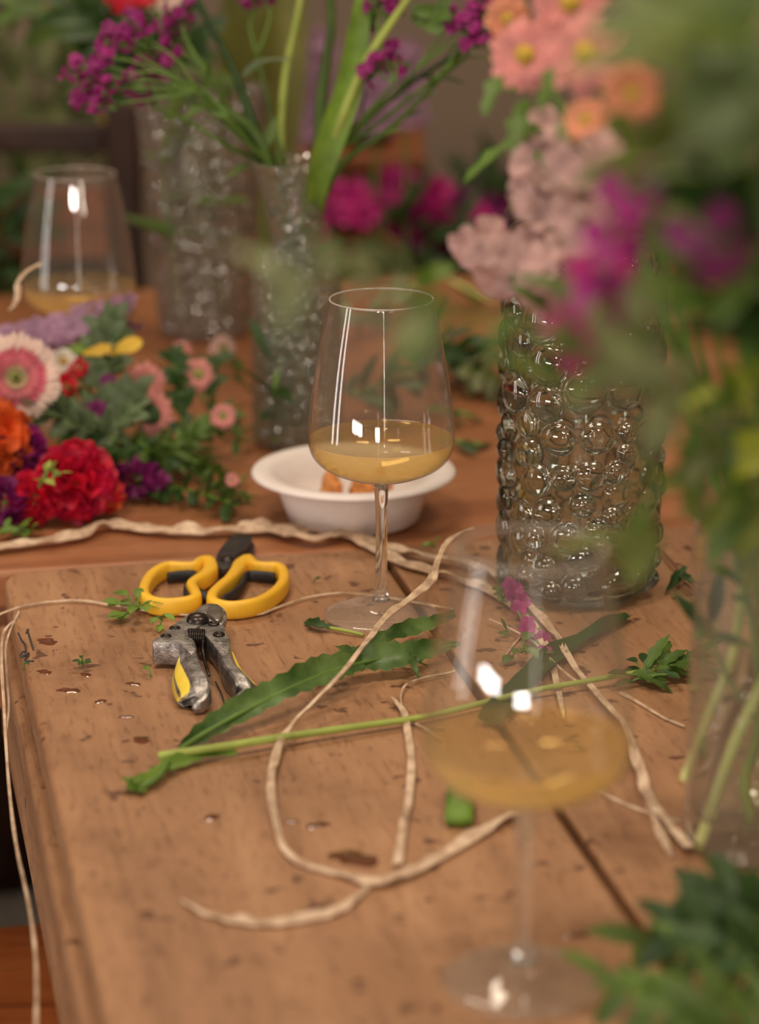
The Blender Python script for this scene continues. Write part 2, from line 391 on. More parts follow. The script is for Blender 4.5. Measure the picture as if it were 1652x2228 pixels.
M_lf_lime = lf('lime_leaf', (0.42, 0.48, 0.04))
M_lf_euc = lf('grey_green_leaf', (0.13, 0.19, 0.085), sc=40)
M_lf_bq = lf('bouquet_leaf', (0.17, 0.22, 0.045), tl=0.45)
M_lf_bq2 = lf('bluish_bouquet_leaf', (0.16, 0.23, 0.09), tl=0.45)
M_lf_sage = lf('sage_leaf', (0.22, 0.25, 0.11))
M_stem = mat('pale_stem', (0.36, 0.44, 0.09), 0.45, var=0.15, scale=40, transl=0.1)
M_stem_g = mat('green_stem', (0.13, 0.24, 0.04), 0.5, var=0.2, scale=40, transl=0.1)
M_stem_y = mat('yellow_green_stem', (0.74, 0.78, 0.28), 0.45, var=0.15, scale=40, transl=0.1)
M_stem_b = mat('brown_stem', (0.22, 0.10, 0.04), 0.6, var=0.2, scale=40)
M_mag = lf('magenta_petal', (0.36, 0.022, 0.20), sc=60)
M_dmag = lf('deep_purple_petal', (0.20, 0.012, 0.12), sc=60)
M_hot = lf('cerise_petal', (0.55, 0.02, 0.22), sc=60)
M_pink = lf('pink_petal', (0.80, 0.33, 0.30), sc=60, v=0.2)
M_palep = lf('pale_pink_petal', (0.80, 0.55, 0.48), sc=60, v=0.15)
M_dusty = lf('dusty_pink_petal', (0.58, 0.36, 0.33), sc=60, v=0.25)
M_olive = lf('olive_leaf', (0.17, 0.17, 0.03), sc=20, v=0.2)
M_cream = lf('cream_petal', (0.88, 0.68, 0.58), sc=60, v=0.1)
M_peach = lf('peach_petal', (0.82, 0.36, 0.20), sc=60, v=0.2)
M_lilac = lf('lilac_petal', (0.48, 0.28, 0.42), sc=60, v=0.25)
M_red = lf('red_petal', (0.72, 0.012, 0.05), sc=60, v=0.3)
M_orange = lf('orange_petal', (0.80, 0.15, 0.03), sc=60, v=0.25)
M_white_p = lf('white_petal', (0.85, 0.80, 0.70), sc=60, v=0.1)
M_yelp = lf('yellow_petal', (0.85, 0.55, 0.05), sc=60, v=0.1)
M_ycen = mat('yellow_centre', (0.50, 0.32, 0.03), 0.7, var=0.3, scale=300, bump=0.5)
M_gcen = mat('green_centre', (0.25, 0.27, 0.06), 0.7, var=0.3, scale=300, bump=0.5)
M_eye = mat('dark_eye', (0.05, 0.06, 0.02), 0.7)
M_wet = mat('wet_spot', (0.13, 0.040, 0.015), 0.12, var=0.3, scale=80, coat=1.0)
M_ink = mat('dark_ink', (0.05, 0.04, 0.04), 0.6)

# ------------------------------------------------------------------ the room
b = MB(); b.box((0, 1.1, -0.05), (6.2, 7.4, 0.1)); struct('floor', b, M_floor)
b = MB(); b.box((0, 1.1, 2.75), (6.2, 7.4, 0.1)); struct('ceiling', b, M_ceil)
b = MB(); b.box((0, 4.75, 1.35), (6.2, 0.1, 2.7)); struct('wall_back', b, M_wall)
b = MB(); b.box((0, -2.55, 1.35), (6.2, 0.1, 2.7)); struct('wall_front', b, M_wall)
b = MB(); b.box((-3.05, 1.1, 1.35), (0.1, 7.2, 2.7)); struct('wall_left', b, M_wall)
b = MB(); b.box((3.05, 1.1, 1.35), (0.1, 7.2, 2.7)); struct('wall_right', b, M_wall)
b = MB(); b.box((0, 4.69, 0.06), (6.0, 0.02, 0.12)); struct('baseboard_back', b, M_ceil)

# ------------------------------------------------------------------ front work table (turned by TR)
corner = G(6, 1243)             # rear left corner of its top
RT = Matrix.Rotation(TR, 3, 'Z')
def TL(x, y, z=0.0):            # table coordinates: x along the rear edge, y towards the camera
    q = RT @ V((x, -y, 0)); return V((corner.x + q.x, corner.y + q.y, TZ + z))
seam_pt = G(1222, 1765); sl = RT.transposed() @ (seam_pt - corner); PW = sl.x
TLEN = 1.5; TH = 0.030
table = thing('work_table', 'worn brown plank table in front with stains and a dark seam', 'table', (TL(0.45, 0.6).x, TL(0.45, 0.6).y, 0))
def plank(x0, x1, rc):
    m = MB(); pts = []
    def arc(cx, cy, r, a0, a1):
        return [TL(cx + r*math.cos(math.radians(a0+(a1-a0)*i/6)), cy + r*math.sin(math.radians(a0+(a1-a0)*i/6))) for i in range(7)]
    if rc: pts += arc(x0+0.022, 0.022, 0.022, 180, 270)
    else: pts.append(TL(x0, 0))
    pts.append(TL(x1, 0)); pts.append(TL(x1, TLEN)); pts.append(TL(x0, TLEN))
    m.prism([(p.x, p.y) for p in pts], TZ-TH, TZ)
    return m
p1 = obj('plank', plank(0, PW-0.0023, True), M_table, table, smooth=False, bevel=0.005)
p2 = obj('plank', plank(PW+0.0023, PW*2, False), M_table, table, smooth=False, bevel=0.0022)
p3 = obj('plank', plank(PW*2+0.002, PW*3, False), M_table, table, smooth=False, bevel=0.0022)
RM = RT
def tbox(m, x0, x1, y0, y1, z0, z1):
    c = TL((x0+x1)/2, (y0+y1)/2); m.box((c.x, c.y, (z0+z1)/2), (x1-x0, y1-y0, z1-z0), RM)
m = MB(); tbox(m, PW-0.03, PW+0.03, 0.03, TLEN-0.03, TZ-TH-0.02, TZ-TH-0.001); obj('seam_batten', m, M_darkwood, table, smooth=False)
m = MB(); tbox(m, 0.028, 0.05, 0.05, TLEN-0.05, TZ-0.125, TZ-TH); tbox(m, PW*3-0.07, PW*3-0.05, 0.05, TLEN-0.05, TZ-0.125, TZ-TH)
tbox(m, 0.05, PW*3-0.07, 0.05, 0.07, TZ-0.125, TZ-TH); tbox(m, 0.05, PW*3-0.07, TLEN-0.07, TLEN-0.05, TZ-0.125, TZ-TH)
obj('apron', m, M_chair, table, smooth=False, bevel=0.002)
m = MB(); tbox(m, -0.006, 0.027, 0.012, 0.80, TZ-TH-0.095, TZ-TH-0.007); obj('edge_batten', m, M_table, table, smooth=False, bevel=0.004)
m = MB(); tbox(m, -0.006, 0.026, 0.815, TLEN, TZ-TH-0.060, TZ-TH-0.012); obj('pull_out_rail', m, M_table, table, smooth=False, bevel=0.004)
m = MB(); tbox(m, -0.006, 0.016, 0.796, 0.825, TZ-TH-0.010, TZ-TH-0.002); obj('metal_bracket', m, M_steel, table, smooth=False, bevel=0.001)
for (x, y) in ((0.06, 0.08), (PW*3-0.08, 0.08), (0.06, TLEN-0.1), (PW*3-0.08, TLEN-0.1)):
    m = MB(); tbox(m, x, x+0.05, y-0.02, y+0.03, 0, TZ-0.05); obj('leg', m, M_chair, table, smooth=False, bevel=0.004)
# pen marks near the corner
m = MB()
def px2(cx, cy): return (cx/2.066, 1150 + cy/2.066)
for st in ([(82,470),(96,500),(112,520),(116,552)], [(122,455),(132,485),(150,545)], [(118,552),(100,556),(92,575),(130,560)], [(95,580),(130,566),(112,592),(152,596)], [(128,455),(118,470)]):
    pts = [G(*px2(*q), 0.0004) for q in st]; m.tube(pts, 0.0007, 5, 3)
obj('ink_mark', m, M_ink, table)

# ------------------------------------------------------------------ rear table
yb = G(800, 575).y
rear = thing('rear_table', 'reddish varnished table behind the front work table', 'table', (0.0, 2.4, 0))
def RL(x, y): q = RT @ V((x, -y, 0)); return V((corner.x+q.x, corner.y+q.y, 0))
m = MB(); gap = -0.004
pts = [RL(-0.75, gap), RL(1.5, gap), RL(1.5, -0.98), RL(-0.75, -0.98)]
m.prism([(p.x, p.y) for p in pts], TZ-0.032, TZ-0.002); obj('tabletop', m, M_back, rear, smooth=False, bevel=0.004)
m = MB()
def rbox(x0, x1, y0, y1, z0, z1):
    c = RL((x0+x1)/2, (y0+y1)/2); m.box((c.x, c.y, (z0+z1)/2), (x1-x0, abs(y1-y0), z1-z0), RM)
rbox(-0.7, 1.4, -0.03, -0.055, TZ-0.12, TZ-0.032); rbox(-0.7, 1.4, -0.92, -0.945, TZ-0.12, TZ-0.032)
obj('apron', m, M_back, rear, smooth=False, bevel=0.002)
for (x, y) in ((-0.68, -0.06), (1.35, -0.06), (-0.68, -0.9), (1.35, -0.9)):
    m = MB(); rbox(x, x+0.06, y, y-0.06, 0, TZ-0.04); obj('leg', m, M_back, rear, smooth=False, bevel=0.004)
m = MB(); rbox(-0.6, -0.02, 0.06, 0.30, 0.43, 0.46)
st = thing('wooden_stool', 'red-brown wooden stool on the floor left of the front table', 'stool', (-0.37, 1.63, 0))
m = MB(); c = V((-0.37, 1.63, 0)); m.box((c.x, c.y, 0.44), (0.34, 0.34, 0.03), RM); obj('seat', m, M_chair, st, smooth=False, bevel=0.006)
for sx in (-0.13, 0.13):
    for sy in (-0.13, 0.13):
        q = RT @ V((sx, sy, 0)); m = MB(); m.box((c.x+q.x, c.y+q.y, 0.2125), (0.035, 0.035, 0.425), RM); obj('leg', m, M_chair, st, smooth=False, bevel=0.003)

# ------------------------------------------------------------------ wine glasses
def glass_proto(loc, label):
    g = thing('wine_glass', label, 'wine glass', (0, 0, 0), 'stemmed glasses of white wine')
    foot = [(0.0002, 0.0), (0.038, 0.0), (0.0398, 0.0006), (0.04, 0.0013), (0.0392, 0.0021), (0.034, 0.0028), (0.024, 0.0042), (0.015, 0.0062), (0.009, 0.0085), (0.0065, 0.0115), (0.0002, 0.0117)]
    m = MB(); m.lathe(foot, 72); obj('foot', m, M_foot, g)
    stem = cat([(0.0066, 0.0118), (0.0050, 0.017), (0.0043, 0.03), (0.0040, 0.055), (0.0043, 0.078), (0.0050, 0.092), (0.0062, 0.0985)], 4)
    m = MB(); m.lathe([(0.0002, 0.0118)] + stem + [(0.0002, 0.0985)], 32); obj('stem', m, M_stemg, g)
    out = cat([(0.0066, 0.0985), (0.016, 0.1000), (0.030, 0.1045), (0.0415, 0.1105), (0.0483, 0.1185), (0.0507, 0.129), (0.0500, 0.141), (0.0470, 0.165), (0.0425, 0.192), (0.0378, 0.214), (0.0352, 0.2255)], 6)
    T = 0.0009; inn = [(max(r-T, 0.0002), z+T*0.6) for r, z in out]
    prof = [(0.0002, 0.0985)] + out + [(0.0349, 0.2262)] + inn[::-1] + [(0.0002, 0.1000)]
    m = MB(); m.lathe(prof, 96); obj('bowl', m, M_glass, g)
    m = MB(); m.tube([(0.0350*math.cos(a_*math.pi/32), 0.0350*math.sin(a_*math.pi/32), 0.2260) for a_ in range(65)], 0.00065, 8, 1); obj('rim', m, M_rim, g)
    lvl = 0.1285
    win = [(r-0.0002, z+0.0001) for r, z in inn if z < lvl] + [(0.0496, lvl), (0.0482, lvl-0.0004)]
    win = win[:-1]
    m = MB(); m.lathe([(0.0002, win[0][1])] + win, 96); wn = obj('wine', m, M_wine, g)
    m = MB(); m.lathe([(0.0497, lvl+0.0003), (0.0490, lvl), (0.0475, lvl-0.0003), (0.02, lvl-0.0004), (0.0002, lvl-0.0004)], 96); obj('wine_surface', m, M_winetop, wn)
    loc = V(loc) + V((0, 0, 0.0006)); g.location = loc; W[g.name] = V(loc); return g
g1 = glass_proto(G(830, 1341), 'sharp middle wine glass in front of the white bowl')
g2 = dup(g1, G(1138, 2140) + V((0, 0, 0.0006)), 'blurred nearest wine glass at lower right with bright lamp reflections', 1.0)
pb = P(182, 385, 2.24); kk = G(182, 1114 + F*((CAMZ-TZ)/2.30 - sp)/cp)
g3 = dup(g1, (kk.x, kk.y, TZ-0.0014), 'distant wine glass at left behind the lilac flowers', 2.0)

# ------------------------------------------------------------------ bubble vase
def bubble_vase():
    c = G(1256, 1282); r0 = 0.0535; H = 0.262
    g = thing('bubble_vase', 'clear glass vase covered in round bubbles right of centre', 'vase', c)
    rnd = random.Random(5); bub = []
    tries = 0
    while len(bub) < 150 and tries < 9000:
        tries += 1
        z = rnd.uniform(0.012, H-0.012); a = rnd.uniform(0, 2*math.pi)
        t = z/H
        r = rnd.uniform(0.007, 0.013) if t < 0.5 else rnd.uniform(0.010, 0.0165)
        if z - r < 0.003: continue
        ok = True
        for (z2, a2, r2) in bub:
            da = (a-a2+math.pi) % (2*math.pi) - math.pi
            if math.hypot(z-z2, da*r0) < (r+r2)*0.86: ok = False; break
        if ok: bub.append((z, a, r))
    nz, na = 300, 360
    prof = []
    def base_r(z):
        t = z/H
        e = 1 - (max(0, 0.016-z)/0.016)**2*0.20
        return (r0 + 0.0022*math.sin(t*3.0+0.2))*e
    vs = []
    for i in range(nz+1):
        z = H*i/nz
        near = [bb for bb in bub if abs(bb[0]-z) < bb[2]]
        for j in range(na):
            a = 2*math.pi*j/na; r = base_r(z); add = 0
            for (z2, a2, rb) in near:
                da = (a-a2+math.pi) % (2*math.pi) - math.pi
                d2 = (z-z2)**2 + (da*r0)**2
                if d2 < rb*rb: add = max(add, (math.sqrt(rb*rb-d2))*(0.70 if rb < 0.0095 else 0.38))
            vs.append((c.x + (r+add)*math.cos(a), c.y + (r+add)*math.sin(a), c.z + 0.0005 + z))
    fs = [(i*na+j, i*na+(j+1) % na, (i+1)*na+(j+1) % na, (i+1)*na+j) for i in range(nz) for j in range(na)]
    m = MB(); m.add(vs, fs)
    # inner wall and rim
    inn = [(base_r(H)-0.001, H+0.002), (base_r(H)-0.0025, H+0.0015), (base_r(H)-0.0045, H)] 
    inn += [(base_r(z*H)-0.0045+0.0008*math.sin(z*40), z*H) for z in [1-k/40*0.95 for k in range(1, 41)]]
    inn += [(0.03, 0.012), (0.0002, 0.0115)]
    m2 = MB(); m2.lathe([(base_r(H), H)] + inn, na, c + V((0, 0, 0.0005)))
    m.add(m2.v, m2.f)
    bot = [(0.0002, 0.004), (0.030, 0.003), (0.040, 0.0), (base_r(0), 0)]
    m3 = MB(); m3.lathe(bot, na, c + V((0, 0, 0.0005))); m.add(m3.v, m3.f)
    o = obj('body', m, M_bub, g)
    wd = o.modifiers.new('weld', 'WELD'); wd.merge_threshold = 0.00002
    return g
bubble_vase()

# ------------------------------------------------------------------ other vases
def vase(name, label, c, prof, mtl, inset=0.002, seg=72, fn=None, water=None, base=0.006):
    g = thing(name, label, 'vase', c)
    inn = [(max(r-inset, 0.0002), z) for r, z in prof if z > base]
    full = [(0.0002, 0.0005)] + prof + [(prof[-1][0]-inset/2, prof[-1][1]+0.0008)] + inn[::-1] + [(0.0002, base)]
    m = MB(); m.lathe(full, seg, c, fn=fn); obj('body', m, mtl, g)
    if water:
        wp = [(r-0.0006, z+0.0002) for r, z in inn if z < water]
        m = MB(); m.lathe([(0.0002, base+0.0006)] + wp + [(0.0002, wp[-1][1])], 48, c); obj('water', m, M_water, g)
    return g
cR = G(1655, 1828)
vase('cylinder_vase', 'straight clear glass cylinder vase at right edge holding the big bouquet', cR,
     [(0.040, 0.0006), (0.0425, 0.003), (0.0432, 0.012)] + [(0.0432, 0.02*k) for k in range(1, 11)] , M_vg, 0.0028, water=0.112, base=0.013)
cM = G(648, 962)
def fm(k, r, z, a):
    if z < 0.155: r += 0.0012*math.sin(a*14 + (k % 2)*math.pi)*math.sin(z*150)
    return r, z
pm = cat([(0.034, 0.0006), (0.038, 0.006), (0.0392, 0.03), (0.0385, 0.08), (0.0390, 0.142), (0.0350, 0.158), (0.0250, 0.168), (0.0215, 0.176), (0.0240, 0.196), (0.0310, 0.226), (0.0385, 0.246)], 6)
vase('trumpet_vase', 'textured glass vase with flared neck holding thick green stems', cM, pm, M_cut, 0.0025, 84, fm, water=0.15)
cL = G(447, 722)
def fl(k, r, z, a): return r*(1 + 0.03*math.cos(a*16 + z*60)), z
pl = cat([(0.040, 0.0006), (0.046, 0.006), (0.050, 0.05), (0.0545, 0.12), (0.060, 0.19), (0.067, 0.25)], 8)
vase('cut_glass_vase', 'wide cut glass vase at left rear with sparkling facets', cL, pl, M_cut2, 0.003, 96, fl, water=0.15)

# ------------------------------------------------------------------ paper bowl with food
cB = G(770, 1128)
g = thing('paper_bowl', 'white moulded paper bowl behind the middle wine glass', 'bowl', cB)
pr = [(0.0002, 0.001), (0.046, 0.0005), (0.0485, 0.003), (0.0545, 0.028), (0.0605, 0.050), (0.0665, 0.0525), (0.0735, 0.0525), (0.0752, 0.0512), (0.0755, 0.0520), (0.0745, 0.0545), (0.070, 0.0560), (0.0645, 0.0552), (0.059, 0.053), (0.0530, 0.030), (0.0465, 0.0048), (0.0002, 0.0030)]
pr = [(a*1.06 if a > 0.01 else a, b_*0.74) for a, b_ in pr]
m = MB(); m.lathe(pr, 96, cB); o = obj('shell', m, M_white, g)
for i, (dx, dy, s, lb) in enumerate(((-0.018, 0.012, 0.009, 'left orange snack piece in the white bowl'), (0.006, 0.016, 0.0082, 'middle orange snack piece in the white bowl'), (0.020, 0.012, 0.0095, 'right orange snack piece in the white bowl'))):
    m = MB(); m.blob((cB.x+dx, cB.y+dy, cB.z+0.0045+s*1.55), s, 12, (1.0, 0.9, 1.7), 0.6, 90)
    tag(obj('snack_piece', m, M_food), lb, 'snack', 'orange snacks in the white bowl')

# ------------------------------------------------------------------ yellow scissors
def cs(x, y, h): return G(280 + x/4.13, 1120 + y/4.13, h)
sc = thing('floral_scissors', 'yellow and black handled scissors lying behind the metal pruners', 'scissors', G(470, 1275))
SH = 0.0135
secR = []
for i in range(16):
    a = 2*math.pi*i/16; ca, sa = math.cos(a), math.sin(a)
    secR.append((0.0040*abs(ca)**0.6*(1 if ca > 0 else -1), 0.0064*abs(sa)**0.6*(1 if sa > 0 else -1)))
Lp = [(715,372),(735,440),(690,500),(615,545),(565,590),(590,650),(605,700),(530,735),(360,752),(215,735),(140,680),(150,590),(220,490),(340,425),(480,425),(590,420),(650,380)]
Rp = [(1075,360),(1010,400),(965,470),(900,545),(820,610),(755,680),(760,740),(860,775),(1000,775),(1180,735),(1320,650),(1390,560),(1385,470),(1330,428),(1200,425),(1120,405)]
def ground(pts, h): return [G(280 + x/4.13, 1120 + y/4.13, h) for x, y in pts]
for nm, pp in (('handle', Lp), ('handle', Rp)):
    q = cat(ground(pp, SH), 6, True)
    q = [V((x[0], x[1], TZ+0.0072)) for x in q]
    scl = []
    for i in range(len(q)):
        t = i/len(q); s = 1 + 0.45*max(0, 1-abs(t-0.07)/0.12) ; scl.append((s, 1))
    m = MB(); m.sweep(q, secR, True, scl); obj(nm, m, M_yel, sc)
secG = [(0.0022*math.cos(2*math.pi*i/10), 0.0046*math.sin(2*math.pi*i/10)) for i in range(10)]
for pp in ([(350,478),(470,462),(590,462),(560,520),(515,590),(530,650),(560,690)], [(1310,480),(1180,465),(1060,470),(1010,560),(930,640),(850,690),(870,735),(960,740)]):
    q = [V((x[0], x[1], TZ+0.0057)) for x in cat(ground(pp, SH), 6)]
    m = MB(); m.sweep(q, secG, False); obj('inner_grip', m, M_blk, sc)
m = MB(); o1 = cat([tuple(p) for p in ground([(800,470),(790,370),(850,270),(930,190),(1040,170),(1110,210),(1060,300),(960,370),(930,440),(900,480)], 0.009)], 5, True)
m.prism([(p[0], p[1]) for p in o1], TZ+0.0045, TZ+0.0095); obj('blade', m, M_blkm, sc, bevel=0.0008)
m = MB(); o1 = cat([tuple(p) for p in ground([(860,450),(880,340),(960,230),(1050,180),(1130,240),(1110,320),(1000,370),(940,450)], 0.006)], 5, True)
m.prism([(p[0], p[1]) for p in o1], TZ+0.001, TZ+0.0042); obj('blade', m, M_blkm, sc, bevel=0.0008)
pv = cs(890, 400, 0.010); m = MB(); m.lathe([(0.0002, 0.0025), (0.004, 0.0022), (0.0055, 0.0008), (0.0058, 0)], 24, (pv.x, pv.y, TZ+0.0095)); obj('pivot_screw', m, M_dkst, sc)
m = MB(); a = cs(640, 700, 0.006); b2 = cs(700, 760, 0.006); m.tube([(a.x, a.y, TZ+0.006), (b2.x, b2.y, TZ+0.006)], 0.0035, 10, 2); obj('stop_bumper', m, M_blk, sc)

# ------------------------------------------------------------------ metal pruners
pr_ = thing('pruning_shears', 'worn silver pruners with lemon yellow inlays lying in front of the scissors', 'pruners', G(440, 1440))
ZT = 0.0185; ZB = 0.003
def outl(pts, h, n=3, z=None): return [(p[0], p[1]) for p in cat([tuple(q) for q in ground(pts, h)], n, True)]
m = MB(); m.prism(outl([(640,860),(560,880),(470,935),(380,1000),(300,1065),(225,1120),(222,1150),(320,1150),(440,1162),(500,1200),(545,1250),(600,1240),(610,1190),(590,1130),(560,1090),(610,1020),(690,940)], ZT), TZ+ZB, TZ+ZT)
h1 = obj('handle', m, M_alu, pr_, smooth=True, bevel=0.0022)
m = MB(); m.prism(outl([(690,940),(800,930),(850,980),(885,1060),(915,1120),(905,1200),(890,1260),(830,1250),(790,1200),(740,1130),(690,1080),(640,1030),(640,970)], ZT), TZ+ZB+0.0004, TZ+ZT-0.0008)
h2 = obj('handle', m, M_alu, pr_, smooth=True, bevel=0.0022)
def arm(parent, pts, sgn, span, tops, nm='grip_arm', fr=(0.08, 0.80)):
    g_ = cat([(*G(280+x/4.13, 1120+y/4.13, h), k) for (x, y), h, k in zip(pts, tops, span)], 8); n = len(g_); vs = []; fs = []
    inl = []; 
    for i, p in enumerate(g_):
        a_ = V(g_[max(i-1,0)][:3]); b_ = V(g_[min(i+1,n-1)][:3]); tt = b_-a_; tt.z = 0; tt.normalize(); sd = V((tt.y, -tt.x, 0))*sgn
        k = p[3]; zt = p[2]-TZ; zb = ZB*0.5 + 0.0006; hh = zt-zb
        sec = [(-0.0046*k, zt-0.0006), (-0.0030*k, zt), (0.0032*k, zt), (0.0048*k, zt-0.0012), (0.0056*k, zb+0.003), (0.0044*k, zb), (-0.0115*k, zb), (-0.0138*k, zb+0.0022), (-0.0124*k, zb+hh*0.40)]
        for (u_, z_) in sec: q = V((p[0], p[1], 0)) + sd*(-u_); vs.append((q.x, q.y, TZ+z_))
        t = i/(n-1); w_ = (t-fr[0])/(fr[1]-fr[0])
        if 0 <= w_ <= 1:
            e = math.sin(math.pi*(0.03+0.94*w_**0.8))**0.6*(0.50+0.6*w_)*0.52
            ring = []
            for f_, lift in ((0.52-e, -0.0004), (0.52-e, 0.0007), (0.52, 0.0012), (0.52+e, 0.0007), (0.52+e, -0.0004)):
                f2 = min(0.97, max(0.03, f_)); u_ = (-0.0048 - (0.0136-0.0048)*min(1, f2*1.12))*k - lift; z_ = zt-0.001 - (hh-0.003)*f2
                q = V((p[0], p[1], 0)) + sd*(-u_); ring.append((q.x, q.y, TZ+z_))
            inl.append(ring)
    M_ = 9
    fs = [(i*M_+k, i*M_+(k+1) % M_, (i+1)*M_+(k+1) % M_, (i+1)*M_+k) for i in range(n-1) for k in range(M_)] + [list(range(M_))[::-1], [(n-1)*M_+k for k in range(M_)]]
    m = MB(); m.add(vs, fs); o = obj(nm, m, M_alu, parent, smooth=False, bevel=0.0011)
    m = MB(); L_ = len(inl); m.add([v for rr in inl for v in rr], [(i*5+k, i*5+k+1, (i+1)*5+k+1, (i+1)*5+k) for i in range(L_-1) for k in range(4)]); il = obj('grip_inlay', m, M_yel2, parent); il['label'] = 'lemon yellow inlay'
arm(h1, [(560,1120),(560,1245),(575,1310),(610,1400),(650,1480),(655,1560),(625,1640),(600,1690)], 1, [0.55,0.85,1.0,1.1,1.15,1.1,0.95,0.6], [0.0165,0.0182,0.0187,0.0187,0.0180,0.015,0.011,0.007])
arm(h2, [(840,1120),(862,1235),(900,1330),(960,1400),(1010,1460),(1030,1520),(1025,1580),(1010,1620)], -1, [0.5,0.75,0.85,0.9,0.95,0.95,0.85,0.5], [0.016,0.0175,0.018,0.0178,0.0168,0.014,0.010,0.006], fr=(0.05, 0.62))
# blades
m = MB(); m.prism(outl([(560,900),(600,830),(660,780),(750,765),(830,790),(880,850),(870,930),(800,950),(700,930),(640,930)], ZT+0.002, 4), TZ+0.0135, TZ+0.0182)
obj('hooked_jaw', m, M_alu, pr_, bevel=0.001)
m = MB(); m.prism(outl([(700,860),(730,800),(800,790),(850,850),(830,920),(780,930),(740,900)], ZT+0.003, 4), TZ+0.0184, TZ+0.0205)
obj('cutting_blade', m, M_steel, pr_, bevel=0.0006)
q = cs(620, 920, 0.021); m = MB(); m.lathe([(0.0002, 0.0050), (0.003, 0.0048), (0.006, 0.0036), (0.0074, 0.0018), (0.0078, 0)], 32, (q.x, q.y, TZ+0.0188)); obj('pivot_bolt', m, M_dkst, pr_)
for x, y in ((415,1005), (335,1078), (765,962), (812,1058)):
    q = cs(x, y, 0.0195); m = MB(); m.lathe([(0.0002, 0.0002), (0.0022, 0.0002), (0.0026, 0.0007), (0.0036, 0.0006), (0.0040, -0.0004)], 20, (q.x, q.y, TZ+ZT)); obj('screw', m, M_dkst, pr_)
m = MB()
a = cs(545, 1065, 0.0185); b2 = cs(680, 1068, 0.0185); dv = (b2-a)/6
pts = []
for k in range(7*12+1):
    t = k/12; an = 2*math.pi*t
    q = a + dv*min(6, t*6/7); pts.append((q.x, q.y + 0.0055*math.sin(an)-0.003, TZ+0.0165 + 0.0055*math.cos(an)))
m.tube(pts, 0.0009, 6, 1)
q = cs(640, 1200, 0.014)
m.tube([(pts[-1]), (q.x+0.002, q.y, TZ+0.012), (q.x+0.008, q.y-0.035, TZ+0.008)], 0.0011, 6, 4)
m.tube([(pts[0]), (q.x-0.004, q.y, TZ+0.012), (q.x-0.004, q.y-0.03, TZ+0.008)], 0.0011, 6, 4)
obj('coil_spring', m, M_dkst, pr_)
m = MB(); m.tube([cs(780, 1500, 0.002), cs(830, 1600, 0.0015), cs(860, 1700, 0.001)], 0.0006, 5, 4)
q0 = obj('wrist_cord', m, M_blk, pr_)

# ------------------------------------------------------------------ raffia
def strand(label, pts, wd, hs=0.001, tw=0.6, name='raffia_strand', world=False, thick=0.0006, twf=3.0, group='raffia strands on the tables'):
    if not isinstance(wd, (list, tuple)): wd = [wd]*len(pts)
    wd = [w_*1.45 if w_ > 0.0021 else w_*1.1 for w_ in wd]
    if not isinstance(hs, (list, tuple)): hs = [hs]*len(pts)
    if world: base = [(*p, w_) for p, w_ in zip(pts, wd)]
    else: base = [(*G(p[0], p[1], h), w_) for p, w_, h in zip(pts, wd, hs)]
    q = cat(base, 9); n = len(q); ph = R(0, 6)
    Ps = []; scl = []; tws = []
    for i, x in enumerate(q):
        wv = x[3]*(1 + 0.28*noise.noise(V((i*0.22, ph, 0))))
        tt = tw*noise.noise(V((i*0.05*twf, ph+9, 0)))*2.2
        z = x[2] + abs(math.sin(tt))*wv*0.5
        Ps.append((x[0], x[1], z)); scl.append((wv, 1 + wv*120)); tws.append(tt)
    sec = [(-0.5, 0), (-0.3, 0.0007), (-0.1, -0.0002), (0.12, 0.0008), (0.32, 0.0), (0.5, 0.0004), (0.48, -0.0003), (0.3, -0.0006), (0.1, 0.0001), (-0.12, -0.0008), (-0.32, 0.0001), (-0.48, -0.0003)]
    m = MB(); m.sweep(Ps, sec, False, scl, tws)
    return tag(obj(name, m, M_raf), label, 'raffia', group)
strand('widest raffia ribbon running along the rear edge of the front table',
  [(-40,1195),(60,1182),(160,1168),(240,1143),(330,1152),(430,1158),(540,1152),(620,1150),(700,1150),(760,1162),(810,1190),(870,1222),(960,1250),(1050,1280),(1120,1320),(1170,1375),(1200,1440),(1215,1500),(1228,1562)],
  [0.008,0.008,0.009,0.010,0.009,0.009,0.011,0.012,0.012,0.011,0.009,0.007,0.006,0.005,0.005,0.005,0.004,0.003,0.002], [0.003]*11+[0.003]*8, 0.5)
strand('second raffia ribbon leaving the wide bundle behind the glass stem',
  [(520,1140),(600,1152),(680,1172),(760,1160),(850,1190),(930,1212),(1000,1222),(1060,1240),(1110,1275),(1165,1330),(1215,1390),(1250,1450),(1310,1520),(1360,1580),(1385,1650),(1410,1730),(1450,1785),(1500,1842)],
  [0.005,0.009,0.009,0.006,0.006,0.007,0.006,0.004,0.003,0.004,0.004,0.003,0.003,0.003,0.005,0.005,0.004,0.004], 0.005, 0.6)
strand('short split raffia end beside the water vase', [(1385,1640),(1405,1720),(1425,1780),(1440,1820),(1462,1862)], [0.003,0.004,0.003,0.004,0.002], 0.001)
strand('raffia loop curling round the centre of the front table',
  [(1030,1150),(985,1170),(962,1200),(950,1235),(932,1275),(890,1305),(840,1345),(790,1408),(740,1470),(680,1530),(622,1595),(600,1650),(590,1710),(600,1790),(620,1850),(660,1880),(740,1902),(820,1917),(890,1897),(960,1862),(1030,1820),(1120,1772)],
  [0.002,0.003,0.003,0.004,0.0045,0.004,0.003,0.0025,0.0022,0.002,0.0025,0.004,0.004,0.0035,0.003,0.003,0.004,0.006,0.006,0.0055,0.0065,0.005],
  [0.04,0.038,0.037,0.033,0.029,0.028,0.028,0.028,0.027,0.018,0.008,0.004,0.003,0.002,0.0015,0.0015,0.0015,0.003,0.003,0.002,0.002,0.002], 0.5)
